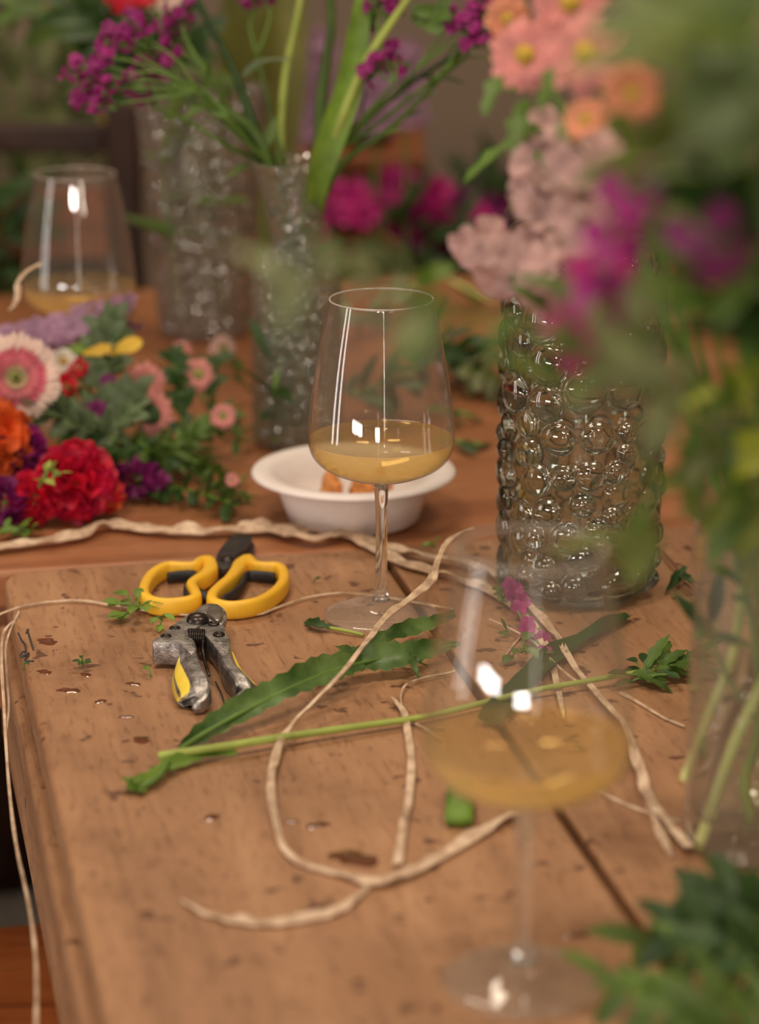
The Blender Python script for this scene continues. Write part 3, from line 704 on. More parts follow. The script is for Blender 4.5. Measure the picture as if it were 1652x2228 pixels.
strand('curved raffia strand with frayed top joining the loop', [(852,1518),(878,1550),(890,1610),(896,1660),(890,1740),(878,1800),(866,1880)], [0.0015,0.003,0.003,0.0035,0.003,0.0035,0.004], 0.003)
strand('thin raffia fibre from the frayed strand toward the front glass', [(880,1560),(905,1575),(935,1592),(960,1610)], 0.001, 0.002)
strand('forked raffia fibre rising from the frayed strand', [(878,1552),(872,1515),(885,1490),(925,1475),(990,1462)], 0.0012, 0.003)
strand('raffia tail trailing from the loop toward the near edge', [(808,1925),(770,1958),(730,1982),(660,1998),(590,2008),(510,2004),(440,1985),(395,1958)], [0.002,0.004,0.005,0.006,0.005,0.0035,0.0025,0.0008], 0.0015)
strand('hair-thin raffia line passing in front of the scissors',
  [(-30,1350),(40,1322),(110,1310),(180,1308),(260,1320),(340,1332),(400,1338),(480,1340),(560,1338),(615,1318),(680,1298),(760,1292),(850,1302),(985,1326)], 0.0013, [0.002]*14, 0.5)
strand('thin raffia fibre under the front glass toward the right', [(1280,1715),(1350,1745),(1410,1768),(1480,1788)], 0.0011, 0.001)
strand('short raffia fibre near the right vase', [(1350,1508),(1400,1535),(1440,1560),(1490,1582)], [0.0022,0.002,0.0015,0.001], 0.001)
strand('thin raffia fibre crossing the fallen statice', [(1065,1348),(1110,1368),(1165,1400),(1215,1452),(1265,1490)], 0.0012, 0.004)
strand('short raffia fibre left of the fallen statice', [(1160,1362),(1125,1395),(1095,1435)], 0.001, 0.001)
def hang(label, L_, w_):
    return strand(label, [P(*q) for q in L_], w_, world=True, tw=0.5)
hang('long raffia fibre hanging down off the left table edge', [(40,1345,1.80),(8,1378,1.80),(4,1450,1.76),(9,1540,1.71),(18,1690,1.64),(34,1830,1.58),(62,1965,1.50),(76,2060,1.46),(80,2160,1.42),(78,2290,1.38)], 0.0019)
hang('second raffia fibre hanging beside the long one', [(42,1330,1.80),(14,1400,1.795),(16,1480,1.79),(20,1540,1.785),(12,1600,1.775)], 0.0013)
strand('curly raffia wisp beside the distant wine glass', [P(88,575,2.05), P(60,590,2.05), P(40,615,2.05), P(38,650,2.05), P(20,680,2.05)], 0.004, world=True)

# ------------------------------------------------------------------ cut greens on the front table
def leafobj(mb, pts, wds, nrm, serr=0.16, sub=4, th=0.0, fold=0.35):
    q = cat([(*p, w_) for p, w_ in zip(pts, wds)], sub); n = len(q); vs = []; fs = []
    for i in range(n):
        p = V(q[i][:3]); t = (V(q[min(i+1, n-1)][:3]) - V(q[max(i-1, 0)][:3])).normalized()
        nn = V(nrm) - t*V(nrm).dot(t); nn.normalize(); s_ = t.cross(nn); w_ = q[i][3]/2*(1 + serr*(1 if i % 2 else -1)*R(0.4, 1.2))
        wob = nn*(0.0015*math.sin(i*0.9))
        vs += [p - s_*w_ + nn*w_*fold + wob, p - s_*w_*0.5 + nn*w_*fold*0.3, p - nn*0.0004, p + s_*w_*0.5 + nn*w_*fold*0.3, p + s_*w_ + nn*w_*fold - wob]
    for i in range(n-1):
        for k in range(4): fs.append((i*5+k, i*5+k+1, (i+1)*5+k+1, (i+1)*5+k))
    mb.add(vs, fs)
g = thing('cut_leafy_stem', 'long serrated green leaf cutting lying in front of the pruners', 'cut foliage', G(520, 1600))
m = MB(); leafobj(m, [G(392,1628,0.003), G(450,1588,0.008), G(530,1540,0.014), G(600,1505,0.018), G(670,1472,0.020), G(730,1452,0.018), G(790,1440,0.014)], [0.004,0.014,0.017,0.016,0.019,0.019,0.008], (0.25, -0.85, 0.7)); obj('leaf', m, M_lf_strap, g)
m = MB(); leafobj(m, [G(700,1455,0.014), G(760,1440,0.014), G(820,1432,0.014), G(880,1425,0.014), G(940,1412,0.012), G(1000,1400,0.010)], [0.006,0.016,0.018,0.018,0.012,0.004], (0.1, -0.8, 0.7)); obj('leaf', m, M_lf_strap, g)
m = MB(); leafobj(m, [G(770,1425,0.010), G(820,1395,0.014), G(880,1372,0.014), G(940,1355,0.012), G(990,1335,0.010)], [0.004,0.009,0.011,0.011,0.004], (0, -0.8, 0.7)); obj('leaf', m, M_lf_strap, g)
m = MB(); leafobj(m, [G(290,1722,0.003), G(330,1690,0.004), G(380,1662,0.005), G(440,1645,0.004), G(515,1637,0.003)], [0.012,0.010,0.010,0.008,0.002], (0, -0.5, 0.9)); obj('leaf', m, M_lf_fresh, g)
for a_, b_ in (((790,1424),(730,1406)), ((870,1416),(908,1392)), ((890,1425),(912,1475)), ((885,1425),(930,1450)), ((650,1470),(700,1448))):
    m = MB(); leafobj(m, [G(*a_, 0.012), G((a_[0]+b_[0])/2, (a_[1]+b_[1])/2, 0.014), G(*b_, 0.008)], [0.003,0.005,0.001], (0, -0.6, 0.8)); obj('leaf', m, M_lf_strap, g)
m = MB()
for k in range(16):
    q = G(296+R(-8,14), 1716+R(-16,8), 0.003); m.blade(q, (R(-1,0.3), R(-0.6,0.8), R(0.2,1)), (0,0,1), R(0.006,0.011), 0.003, 0.5)
obj('torn_tip', m, M_lf_fresh, g)
m = MB(); m.tube([G(296,1718,0.003), G(345,1690,0.006), G(395,1628,0.006), G(530,1548,0.013), G(670,1480,0.018), G(790,1441,0.014), G(1000,1402,0.01)], [0.002,0.0018,0.0016,0.0014,0.0013,0.0012,0.001], 8); obj('stem', m, M_stem_g, g)

g = thing('flower_cutting', 'pale green bare stem lying across the front table', 'cut stem', G(900, 1570))
m = MB(); m.tube([G(345,1645,0.0075), G(500,1622,0.0075), G(620,1603,0.007), G(780,1580,0.006), G(940,1556,0.005), G(1150,1505,0.006), G(1300,1478,0.007), G(1400,1460,0.007), G(1495,1443,0.006)], [0.0026,0.0025,0.0024,0.0022,0.0020,0.0019,0.0018,0.0016,0.0014], 12); obj('stem', m, M_stem, g)
m = MB()
for k in range(16):
    t = R(0, 1); q = G(1375+t*115, 1464-t*20, 0.008); m.blade(q, (R(0.2,1), R(-0.7,0.7), R(0,0.5)), (0,-0.3,1), R(0.02,0.034), 0.009, 0.6, serr=0.2)
obj('leaf', m, M_lf_mid, g)
m = MB(); m.tube([G(640,1600,0.009), G(560,1618,0.010), G(540,1614,0.012)], 0.0005, 5); obj('peeled_fibre', m, M_stem, g)

g = thing('cut_leaf', 'dark strap leaf lying behind the front glass beside the bubble vase', 'leaf', G(1220, 1440))
m = MB(); leafobj(m, [G(1062,1575,0.003), G(1130,1500,0.004), G(1200,1430,0.005), G(1270,1388,0.005), G(1330,1355,0.005), G(1370,1338,0.004)], [0.016,0.018,0.016,0.012,0.011,0.009], (0,-0.3,0.9), 0.04); obj('blade', m, M_lf_dark, g)
g = thing('stem_offcut', 'short thick green stem offcut beside the front glass', 'stem offcut', G(1000, 1770))
m = MB(); a = G(1002,1705,0.006); b2 = G(999,1783,0.006); m.sweep([a, (a+b2)/2, b2], [(-0.0075,-0.003),(0,-0.0045),(0.0075,-0.003),(0.0078,0.002),(0.003,0.0035),(-0.003,0.0035),(-0.0078,0.002)]); obj('stem', m, M_lf_fresh, g)
m = MB(); leafobj(m, [G(985,1650,0.003), G(1040,1620,0.006), G(1080,1580,0.008)], [0.004,0.01,0.002], (0,-0.3,0.9)); 
g = thing('leaf_clipping', 'small dark leaf clipping with a pale stalk by the middle glass foot', 'clipping', G(720, 1365))
m = MB(); leafobj(m, [G(664,1352,0.002), G(690,1360,0.004), G(722,1366,0.003)], [0.003,0.010,0.004], (0,-0.4,0.9), 0.3); obj('leaf', m, M_lf_dark, g)
m = MB(); m.tube([G(718,1366,0.003), G(760,1374,0.003), G(792,1382,0.002)], 0.0013, 7); obj('stalk', m, M_stem, g)
def sprig_small(label, px, py, n, r, mt, h=0.004, s=0.012, name='herb_sprig'):
    one = n == 2
    g = thing(name, label, 'clipping', G(px, py)); m = MB(); m2 = MB(); c = G(px, py, h)
    for k in range(n):
        if one and k: R(0, 1); R(0, 1); R(0, 1); R(0, 1); R(0, 1); R(0, 1); R(0, 6); continue
        a = R(0, 6.28); q = c + V((math.cos(a)*r*R(0.3,1.0), math.sin(a)*r*R(0.4,1.3), R(0, 0.008)))
        m2.tube([c, (c+q)/2 + V((0,0,0.002)), q], 0.0006, 5, 2)
        m.blade(q, (math.cos(a), math.sin(a), R(-0.1,0.5)), (0,-0.3,1), s*R(0.7,1.2), s*0.62, 0.5)
    obj('leaf', m, mt, g); obj('stalk', m2, M_stem_g, g)
sprig_small('small bright green herb sprig left of the yellow scissors', 300, 1328, 15, 0.015, M_lf_fresh, s=0.014)
sprig_small('green leaf scrap tucked beside the pruner jaw', 352, 1352, 4, 0.008, M_lf_fresh, s=0.010)
sprig_small('tiny dark leaf scrap left of the pruners', 180, 1448, 5, 0.003, M_lf_dark, s=0.006)
sprig_small('tiny bright leaf flake below the pruner body', 328, 1474, 1, 0.002, M_lf_fresh, h=0.001, s=0.009)
sprig_small('tiny dark leaf crumb behind the middle glass foot', 684, 1268, 2, 0.002, M_lf_dark, h=0.001, s=0.006)
sprig_small('tiny green crumb near the left table edge', 52, 1458, 2, 0.001, M_lf_dark, h=0.001, s=0.004)
sprig_small('dark leafy scrap under the pale stem end', 1405, 1482, 10, 0.016, M_lf_dark, s=0.012)
sprig_small('small green scrap beside the wide raffia at the table rear', 945, 1192, 3, 0.006, M_lf_fresh, s=0.008)
sprig_small('thin leafy scrap behind the front glass near the seam', 1135, 1420, 7, 0.014, M_lf_mid, s=0.014)
g = thing('leafy_twig', 'dark twig with pointed leaf between the bubble vase and right vase', 'clipping', G(1470, 1240))
m = MB(); m.tube([G(1432,1190,0.004), G(1465,1225,0.005), G(1490,1255,0.004), G(1545,1300,0.003)], 0.0011, 6); obj('stalk', m, M_stem_b, g)
m = MB(); leafobj(m, [G(1492,1232,0.010), G(1475,1255,0.006), G(1450,1288,0.003)], [0.003,0.008,0.001], (0,-0.6,0.8)); leafobj(m, [G(1480,1250,0.006), G(1500,1262,0.012), G(1530,1275,0.006)], [0.003,0.008,0.001], (0,-0.6,0.8)); obj('leaf', m, M_lf_dark, g)
# fallen statice
def floret(m, c, nrm, r, np_=5, mi=0, cup=0.6, kind='petal', wid=0.9):
    M_ = frame(nrm); a0 = R(0, 6)
    for k in range(np_):
        a = a0 + 2*math.pi*k/np_; d = M_ @ V((math.cos(a)*math.cos(cup), math.sin(a)*math.cos(cup), math.sin(cup)))
        m.blade(c, d, M_ @ V((-math.cos(a)*0.4, -math.sin(a)*0.4, 1)), r, r*wid, R(0.3,1.0), 0.3, kind, 4, ruf=0.06, mi=mi)
g = thing('fallen_statice', 'magenta statice scrap lying at the bubble vase foot', 'flower', G(1120, 1330))
m = MB(); m2 = MB(); m3 = MB()
for (x, y, h) in ((1112,1275,0.012),(1118,1295,0.012),(1135,1310,0.01),(1128,1325,0.008),(1150,1360,0.005),(1145,1375,0.006),(1180,1392,0.004),(1185,1425,0.004),(1120,1285,0.016)):
    floret(m, G(x, y, h), (R(-0.5,0.5), -0.8, 0.6), 0.007)
for k in range(26):
    q = G(1095+R(-18,25), 1280+R(-22,30), 0.008); m2.blade(q, (R(-1,1), R(-1,1), R(0,1)), (0,-0.4,1), 0.007, 0.004, 0.4)
for k in range(14):
    q = G(1130+R(-40,40), 1350+R(-30,50), 0.004); m2.blade(q, (R(-1,1), R(-1,1), R(0,0.4)), (0,-0.4,1), 0.009, 0.003, 0.4)
m3.tube([G(1090,1270,0.008), G(1115,1310,0.008), G(1150,1370,0.005), G(1200,1440,0.004)], 0.001, 6)
obj('florets', m, M_mag, g); obj('calyx', m2, M_lf_mid, g); obj('stem', m3, M_stem_g, g)

# ------------------------------------------------------------------ wet spots
for (x, y, r, lb) in ((103,1396,0.0075,'largest wet spot near the rear left corner'), (97,1462,0.005,'wet spot below the largest one near the left edge'), (150,1502,0.0065,'long wet scratch near the left edge'), (187,1468,0.004,'wet spot just below the dark leaf scrap'),
        (290,1488,0.0045,'wet spot left of the pruner handle'), (218,1526,0.004,'wet spot left of the serrated leaf'), (308,1610,0.0065,'diamond-shaped wet spot above the pale stem'), (275,1560,0.004,'thin wet streak above the diamond-shaped spot'),
        (462,1778,0.005,'wet spot below the serrated leaf tip'), (692,1795,0.006,'wet spot inside the raffia loop at left'), (772,1868,0.013,'large ring stain at the bottom of the raffia loop'), (635,1788,0.004,'small wet spot inside the raffia loop next to the strand'), (1255,2035,0.005,'wet spot between the front glass and the seam'), (120,1415,0.0018,'tiny droplet under the largest wet spot')):
    m = MB(); c = G(x, y); n = 28; rg = []
    ph = R(0, 6)
    for k in range(n):
        a = 2*math.pi*k/n; rr = r*(1 + 0.25*math.sin(a*2+ph) + 0.12*math.sin(a*5+ph*2)); rg.append((c.x+rr*math.cos(a), c.y+rr*0.8*math.sin(a)))
    vs = [(p[0], p[1], TZ+0.00005) for p in rg] + [(c.x+(p[0]-c.x)*0.75, c.y+(p[1]-c.y)*0.75, TZ+0.0004) for p in rg] + [(c.x, c.y, TZ+0.0005)]
    fs = [(k, (k+1) % n, n+(k+1) % n, n+k) for k in range(n)] + [(n+k, n+(k+1) % n, 2*n) for k in range(n)]
    m.add(vs, fs); tag(obj('water_spot', m, M_wet), lb, 'water spot', 'wet spots on the front table')

# ------------------------------------------------------------------ flower builders
def tubestem(m, pts, r): m.tube(pts, r, 8, 6)
def daisy(g, c, nrm, r, mp, mc, npet=16, layers=2, cup=0.25, cr=0.26, kind='petal', pw=2.6):
    m = MB(); M_ = frame(nrm)
    for l in range(layers):
        a0 = R(0, 6); cu = cup + 0.24*l
        for k in range(npet):
            a = a0 + 2*math.pi*k/npet + R(-0.08, 0.08); d = M_ @ V((math.cos(a)*math.cos(cu), math.sin(a)*math.cos(cu), math.sin(cu)))
            m.blade(V(c) + M_ @ V((0,0,0.001*l)), d, M_ @ V((-math.cos(a)*0.3, -math.sin(a)*0.3, 1)), r*(1-0.2*l)*R(0.9,1.05), r*pw/npet*2.4, R(0.2,0.7), 0.2, kind, 5)
    obj('petals', m, mp, g)
    m = MB(); m.blob(V(c) + M_ @ V((0,0,r*0.12)), r*cr, 10, (1,1,0.6), 0.15, 200, M=M_); obj('flower_centre', m, mc, g)
def ruffle(g, c, r, mts, n=90, sq=(1,1,1), name='petals', up=V((0,0,1)), hemi=False):
    m = MB()
    for k in range(n):
        z = 1-2*(k+0.5)/n; ph = k*2.39996; s_ = math.sqrt(1-z*z); d = V((s_*math.cos(ph)*sq[0], s_*math.sin(ph)*sq[1], z*sq[2]))
        q = V(c) + d*r*0.45
        m.blade(q, d + V((R(-0.4,0.4), R(-0.4,0.4), R(-0.4,0.4))), V((R(-1,1), R(-1,1), R(-1,1))), r*0.62*R(0.85,1.1), r*0.62, R(-0.8,0.8), 0.5, 'petal', 4, ruf=0.10, mi=k % len(mts))
    obj(name, m, mts, g)
def leaves_on(m, pts, n, L, Wd, spread=1.0, kind='leaf', t0=0.1, t1=1.0, curl=0.6, mi=0, serr=0.0, pair=False):
    q = cat([tuple(p) for p in pts], 8)
    for k in range(n):
        t = t0 + (t1-t0)*(k+0.5)/n; i = min(len(q)-2, int(t*(len(q)-1))); p = V(q[i]); tt = (V(q[i+1])-p).normalized()
        for rep in range(2 if pair else 1):
            a = k*2.4 + rep*math.pi + R(-0.3,0.3); o_ = tt.orthogonal().normalized(); b_ = tt.cross(o_)
            d = tt*R(0.3,0.9) + (o_*math.cos(a) + b_*math.sin(a))*spread
            m.blade(p, d, tt*-0.5 + V((0,-0.3,1)), L*R(0.7,1.15), Wd*R(0.8,1.1), R(0.2,curl), 0.25, kind, 6, mi=mi, serr=serr)
# ------------------------------------------------------------------ right bouquet in the cylinder vase
cRz = cR.z
def rstem(target, ph, r=0.0017, mt=None, g=None, bend=0.03):
    b0 = V((cR.x + 0.026*math.cos(ph+2.6), cR.y + 0.026*math.sin(ph+2.6), cRz+0.018))
    rim = V((cR.x + 0.030*math.cos(ph), cR.y + 0.030*math.sin(ph), cRz+0.20))
    t = V(target); d = (t - rim); mid = rim + d*0.5 + V((0,0,bend))
    pts = [b0, (b0+rim)/2, rim, mid, t]
    m = MB(); m.tube(pts, [r*1.1, r, r, r*0.8, r*0.6], 8, 6); obj('stem', m, mt or M_stem_g, g)
    return pts
def ang(t): return math.atan2(t.y - cR.y, t.x - cR.x)
bo = [  # px, py, depth, radius, petals, centre, label
 (1145,120,1.33,0.0185,M_pink,M_ycen,'pink chrysanthemum with yellow eye, lowest left of the right bouquet'),
 (1275,118,1.25,0.0190,M_pink,M_ycen,'pink chrysanthemum right of the lowest left one'),
 (1240,5,1.28,0.0185,M_pink,M_ycen,'pink chrysanthemum at the top edge above the pair'),
 (1105,40,1.36,0.0120,M_peach,M_ycen,'peach chrysanthemum at the top left of the right bouquet'),
 (1375,205,1.12,0.0130,M_peach,M_ycen,'dusty peach bloom over the right bouquet leaves'),
 (1275,262,1.25,0.0110,M_peach,M_ycen,'orange-centred peach bloom above the stock spike'),
 (1500,310,1.05,0.0080,M_orange,M_ycen,'small orange blurred bloom among right leaves')]
for (x, y, d, r, mp, mc, lb) in bo:
    t = P(x, y, d); g = thing('chrysanthemum', lb, 'flower', t, 'chrysanthemums in the right bouquet')
    rstem(t - V((0,-0.003,0.004)), ang(t)+R(-0.3,0.3), 0.0016, g=g)
    daisy(g, t, (-0.1+R(-0.2,0.2), -0.95, 0.15+R(-0.2,0.2)), r*1.1, mp, mc, 16, 2, 0.05, 0.27)
    m = MB(); q = [t - V((0,-0.01,0.02)), t - V((-0.01,-0.02,0.07))]
    leaves_on(m, q, 4, 0.035, 0.014, kind='lobed'); obj('leaf', m, M_lf_mid, g)
def spike(label, pts, n, r, mt, name='stock_flower', gl=4, cl=None):
    t = P(*pts[-1]); g = thing(name, label, 'flower', t, 'flower spikes in the right bouquet'); pp = [P(*q) for q in pts]
    rstem(pp[0], ang(pp[0]), 0.0018, g=g)
    m = MB(); m.tube(pp, 0.0014, 7, 5); obj('spike_stalk', m, M_stem_g, g)
    q = cat([tuple(p) for p in pp], 8); m = MB()
    for k in range(n):
        i = int(k/(n)*(len(q)-1)); a = k*2.4; c = V(q[i]) + V((math.cos(a)*0.008, -abs(math.sin(a))*0.006, math.sin(a)*0.008))
        floret(m, c, (math.cos(a)*0.8, -0.9, math.sin(a)*0.6), r*R(0.8,1.15), 5, cup=0.35)
    obj('florets', m, mt, g)
    m = MB(); leaves_on(m, [pp[0]-V((0,0,0.03)), pp[0]], gl, 0.04, 0.010, 0.8); obj('leaf', m, M_lf_mid, g)
spike('pale pink stock spike left of the right bouquet', [(1205,600,1.36),(1185,480,1.37),(1175,380,1.38),(1190,285,1.38)], 20, 0.0125, M_dusty)
spike('pale pink stock head drooping over the bubble vase rim', [(1200,610,1.37),(1130,590,1.38),(1070,560,1.39),(1050,510,1.40)], 13, 0.0125, M_dusty)
spike('dusty pink stock spike beside the magenta one', [(1290,560,1.22),(1270,450,1.24),(1260,370,1.25),(1330,365,1.22)], 13, 0.0110, M_dusty)
spike('bright magenta statice spike in the right bouquet', [(1300,690,1.0),(1325,600,1.0),(1335,500,1.0),(1355,430,1.0),(1420,370,0.98)], 20, 0.0062, M_mag, 'magenta_spike')
spike('cerise bloom spike above the bubble vase', [(1240,740,1.04),(1290,650,1.03),(1325,570,1.03)], 12, 0.0085, M_hot, 'magenta_spike')
spike('deep magenta bloom cluster far right', [(1560,560,0.94),(1540,510,0.93),(1500,480,0.93)], 5, 0.0075, M_dmag, 'magenta_spike')
spike('dusky pink cluster in the top right corner', [(1640,60,1.1),(1600,20,1.1),(1570,-20,1.1)], 8, 0.010, M_lilac, 'magenta_spike')
def branch(label, pts, n, L, Wd, mt, kind='leaf', stem=0.0015, smt=None, root=True, spread=1.0, grp='leafy branches in the right bouquet', name='foliage_branch', curl=0.8):
    pp = [P(*q) for q in pts]; g = thing(name, label, 'foliage', pp[0], grp)
    if root: rstem(pp[0], ang(pp[0]), stem, smt, g)
    m = MB(); m.tube(pp, [stem]*(len(pp)-1)+[stem*0.5], 7, 5); obj('twig', m, smt or M_stem_g, g)
    m = MB(); leaves_on(m, pp, n, L, Wd, spread, kind, 0.0, 1.0, curl); obj('leaves', m, mt, g)
branch('large green leafy branch filling the top right', [(1660,640,1.02),(1630,430,0.98),(1570,220,0.95),(1510,30,0.93)], 18, 0.050, 0.028, M_lf_bq)
branch('broad bluish green branch at the top right corner', [(1760,430,1.0),(1700,300,0.93),(1640,160,0.88),(1570,10,0.85)], 16, 0.052, 0.032, M_lf_bq2)
branch('green leafy branch left of the magenta spike', [(1580,640,1.08),(1530,500,1.06),(1450,380,1.04),(1400,310,1.04)], 13, 0.034, 0.022, M_lf_bq)
branch('upper left green twig of the right bouquet', [(1580,400,1.06),(1520,240,1.05),(1460,100,1.04),(1410,10,1.04)], 12, 0.036, 0.020, M_lf_bq)
branch('shadowy dark branch at the right edge', [(1730,760,1.02),(1700,620,1.0),(1660,500,0.98),(1650,380,0.98)], 18, 0.045, 0.028, M_lf_dark)
branch('second shadowy branch low at the right edge', [(1690,960,1.12),(1650,840,1.10),(1610,700,1.08),(1570,620,1.07)], 12, 0.038, 0.022, M_lf_mid)
branch('lime green broad leaf branch at right above the vase', [(1700,980,1.16),(1650,900,1.13),(1600,830,1.10),(1560,770,1.08)], 9, 0.040, 0.018, M_lf_lime)
branch('green leaves hanging left of the right vase rim', [(1620,1060,1.20),(1540,1010,1.14),(1470,1030,1.10),(1410,1100,1.08),(1365,1190,1.08)], 12, 0.034, 0.016, M_lf_bq)
branch('soft grey-green leaves over the bubble vase', [(1500,860,1.10),(1420,760,1.0),(1350,720,0.95),(1290,730,0.93)], 8, 0.030, 0.020, M_lf_sage)
branch('grey-green leaf spray hanging over the bubble vase body', [(1580,980,1.12),(1500,910,1.02),(1430,860,0.98),(1400,830,0.97)], 7, 0.032, 0.018, M_lf_sage)
branch('leafy mass just above the right vase rim', [(1640,1090,1.25),(1600,1040,1.2),(1540,980,1.16),(1500,940,1.12)], 12, 0.038, 0.020, M_lf_mid)
branch('green branch at the right edge below the lime leaves', [(1680,1120,1.3),(1640,1040,1.25),(1620,960,1.2),(1640,900,1.2)], 10, 0.040, 0.020, M_lf_bq)
branch('long thin twig reaching left over the middle wine glass rim', [(1300,700,1.04),(1130,690,1.0),(980,700,0.98),(900,680,0.97)], 7, 0.024, 0.013, M_lf_mid, stem=0.0006, root=True)
branch('hazy grey-green leaves hanging before the trumpet vase', [(930,670,0.97),(800,610,0.95),(700,590,0.93),(620,620,0.93)], 10, 0.026, 0.016, M_lf_sage, stem=0.0006, root=False)
branch('dark leaves standing low inside the right vase', [(1640,1560,1.40),(1600,1500,1.41),(1560,1420,1.41),(1545,1340,1.42)], 6, 0.035, 0.010, M_lf_dark, root=False, grp='greens in the right vase')
branch('curly dark stem inside the right vase', [(1650,1480,1.38),(1630,1330,1.38),(1600,1220,1.38),(1625,1110,1.36)], 9, 0.03, 0.009, M_lf_mid, root=False, grp='greens in the right vase')
for (a, b_, c_, r, mt, lb) in (((1520,1845,1.43),(1590,1640,1.41),(1690,1400,1.39),0.0034,M_stem_y,'thick yellow-green stem slanting in the right vase'), ((1488,1700,1.44),(1540,1560,1.44),(1600,1400,1.43),0.0028,M_stem_y,'yellow-green stem touching the left wall of the right vase'), ((1545,1740,1.46),(1575,1600,1.46),(1640,1440,1.46),0.0026,M_stem_b,'brown stem in the right vase'), ((1640,1790,1.44),(1620,1700,1.45),(1655,1560,1.45),0.003,M_stem,'green stem at the far right inside the vase')):
    pp = [P(*a), P(*b_), P(*c_), P(c_[0]+30, 1120, c_[2]-0.03)]
    g = thing('cut_stalk', lb, 'stem', pp[0], 'stems in the right vase'); m = MB(); m.tube(pp, r, 10, 6); obj('stem', m, mt, g)
# small peach bloom at right edge
t = P(1645,700,1.3); g = thing('peach_bloom', 'small peach bloom at the right edge above lime leaves', 'flower', t); rstem(t, 0.5, g=g); daisy(g, t, (-0.4,-0.9,0.2), 0.012, M_peach, M_ycen, 10, 2)

# ------------------------------------------------------------------ foliage lying at the lower right
def lying(label, pts, n, L, Wd, mt, smt=None, kind='leaf', grp='cut greens lying on the near table corner'):
    pp = [G(*q) for q in pts]; g = thing('cut_branch', label, 'foliage', pp[0], grp)
    m = MB(); m.tube(pp, 0.0015, 7, 5); obj('twig', m, smt or M_stem_g, g)
    m = MB(); leaves_on(m, pp, n, L, Wd, 0.8, kind, 0.0, 1.0, 0.7); zmin = TZ+0.0015
    m.v = [(v[0], v[1], max(v[2], zmin + (v[2]-zmin)*0.02 if v[2] > zmin else zmin)) for v in m.v]
    obj('leaves', m, mt, g)
lying('green leafy branch reaching left under the front glass foot', [(1700,2250,0.05),(1560,2190,0.05),(1440,2150,0.045),(1330,2140,0.04)], 15, 0.034, 0.012, M_lf_mid)
lying('dark leafy branch at the lower right corner', [(1700,2120,0.06),(1620,2080,0.06),(1540,2030,0.055),(1480,2010,0.05)], 16, 0.036, 0.015, M_lf_dark)
lying('shadowy greens stacked at the lower right edge', [(1720,2030,0.05),(1650,1990,0.06),(1600,1960,0.06),(1560,1960,0.05)], 18, 0.034, 0.016, M_lf_dark)
lying('broad leaves in the bottom right corner', [(1720,2300,0.05),(1620,2260,0.06),(1540,2230,0.06),(1460,2240,0.05)], 14, 0.042, 0.018, M_lf_mid)
lying('thin pointed leaf sprig rising behind the corner greens', [(1640,2130,0.05),(1540,2080,0.05),(1440,2060,0.04),(1400,2040,0.03)], 10, 0.040, 0.012, M_lf_mid)

# ------------------------------------------------------------------ bouquet in the trumpet vase
def mstem(target, ph, g, r=0.0022, mt=None, bend=0.0):
    b0 = V((cM.x + 0.018*math.cos(ph+3), cM.y + 0.018*math.sin(ph+3), cM.z+0.02)); nk = V((cM.x+0.010*math.cos(ph), cM.y+0.010*math.sin(ph), cM.z+0.175)); rim = V((cM.x+0.023*math.cos(ph), cM.y+0.023*math.sin(ph), cM.z+0.24))
    t = V(target); mid = rim + (t-rim)*0.5 + V((0,0,bend)); pts = [b0, nk, rim, mid, t]
    m = MB(); m.tube(pts, [r, r, r, r*0.9, r*0.7], 8, 6); obj('stem', m, mt or M_lf_mid, g); return pts
def statice(label, bx, tips, r0=0.0022, col=M_mag):
    b_ = P(*bx); g = thing('statice_stem', label, 'flower', b_, 'statice stems in the trumpet vase')
    mstem(b_, math.atan2(b_.y-cM.y, b_.x-cM.x), g, r0)
    m = MB(); mf = MB(); mc = MB()
    for tp in tips:
        t = P(*tp); mid = (b_+t)/2 + V((R(-0.01,0.01), 0, R(-0.004,0.012)))
        m.tube([b_, mid, t], [r0*0.7, r0*0.5, r0*0.35], 6, 4)
        for k in range(5):
            q = mid + (t-mid)*(0.3+0.16*k); q2 = t + V((R(-0.012,0.012), R(-0.01,0.01), R(-0.008,0.012)))
            m.tube([q, (q+q2)/2, q2], 0.0007, 5, 2)
            for j in range(3): mc.blade(q + (q2-q)*(0.4+0.2*j), (q2-q) + V((R(-0.01,0.01),0,R(-0.01,0.01))), (0,-1,0.3), 0.011, 0.0045, 0.2, n=4)
            for j in range(3): floret(mf, q2 + V((R(-0.005,0.005), R(-0.005,0.005), R(-0.005,0.005))), (R(-1,0.3), R(-1,0.2), R(-0.2,1)), 0.0065, 5)
    obj('branches', m, M_stem_g, g); obj('calyx', mc, M_lf_mid, g); obj('florets', mf, col, g)
statice('statice with magenta heads spreading left from the trumpet vase', (430,200,2.12), [(180,165,2.1),(200,230,2.1),(235,120,2.1),(270,90,2.1),(300,75,2.1),(215,200,2.1),(245,170,2.1),(170,200,2.1)])
statice('statice head reaching up toward the red flower', (455,170,2.14), [(385,50,2.15),(370,80,2.15),(360,110,2.15),(395,35,2.15)])
statice('statice head under the upper left clusters', (500,260,2.13), [(325,170,2.13),(310,190,2.13),(345,160,2.13)])
statice('statice stem spreading right toward the pink chrysanthemums', (900,160,2.12), [(1010,55,2.1),(1030,75,2.1),(1000,45,2.1)])
statice('statice at the top right of the trumpet vase', (860,180,2.1), [(840,40,2.1),(830,10,2.1),(850,130,2.1),(820,160,2.1)], col=M_mag)
statice('statice tip touching the pink chrysanthemum', (960,160,2.12), [(1060,15,2.1),(1075,70,2.1)])
statice('upright statice at the top centre', (560,120,2.2), [(560,5,2.2),(570,-15,2.2)])
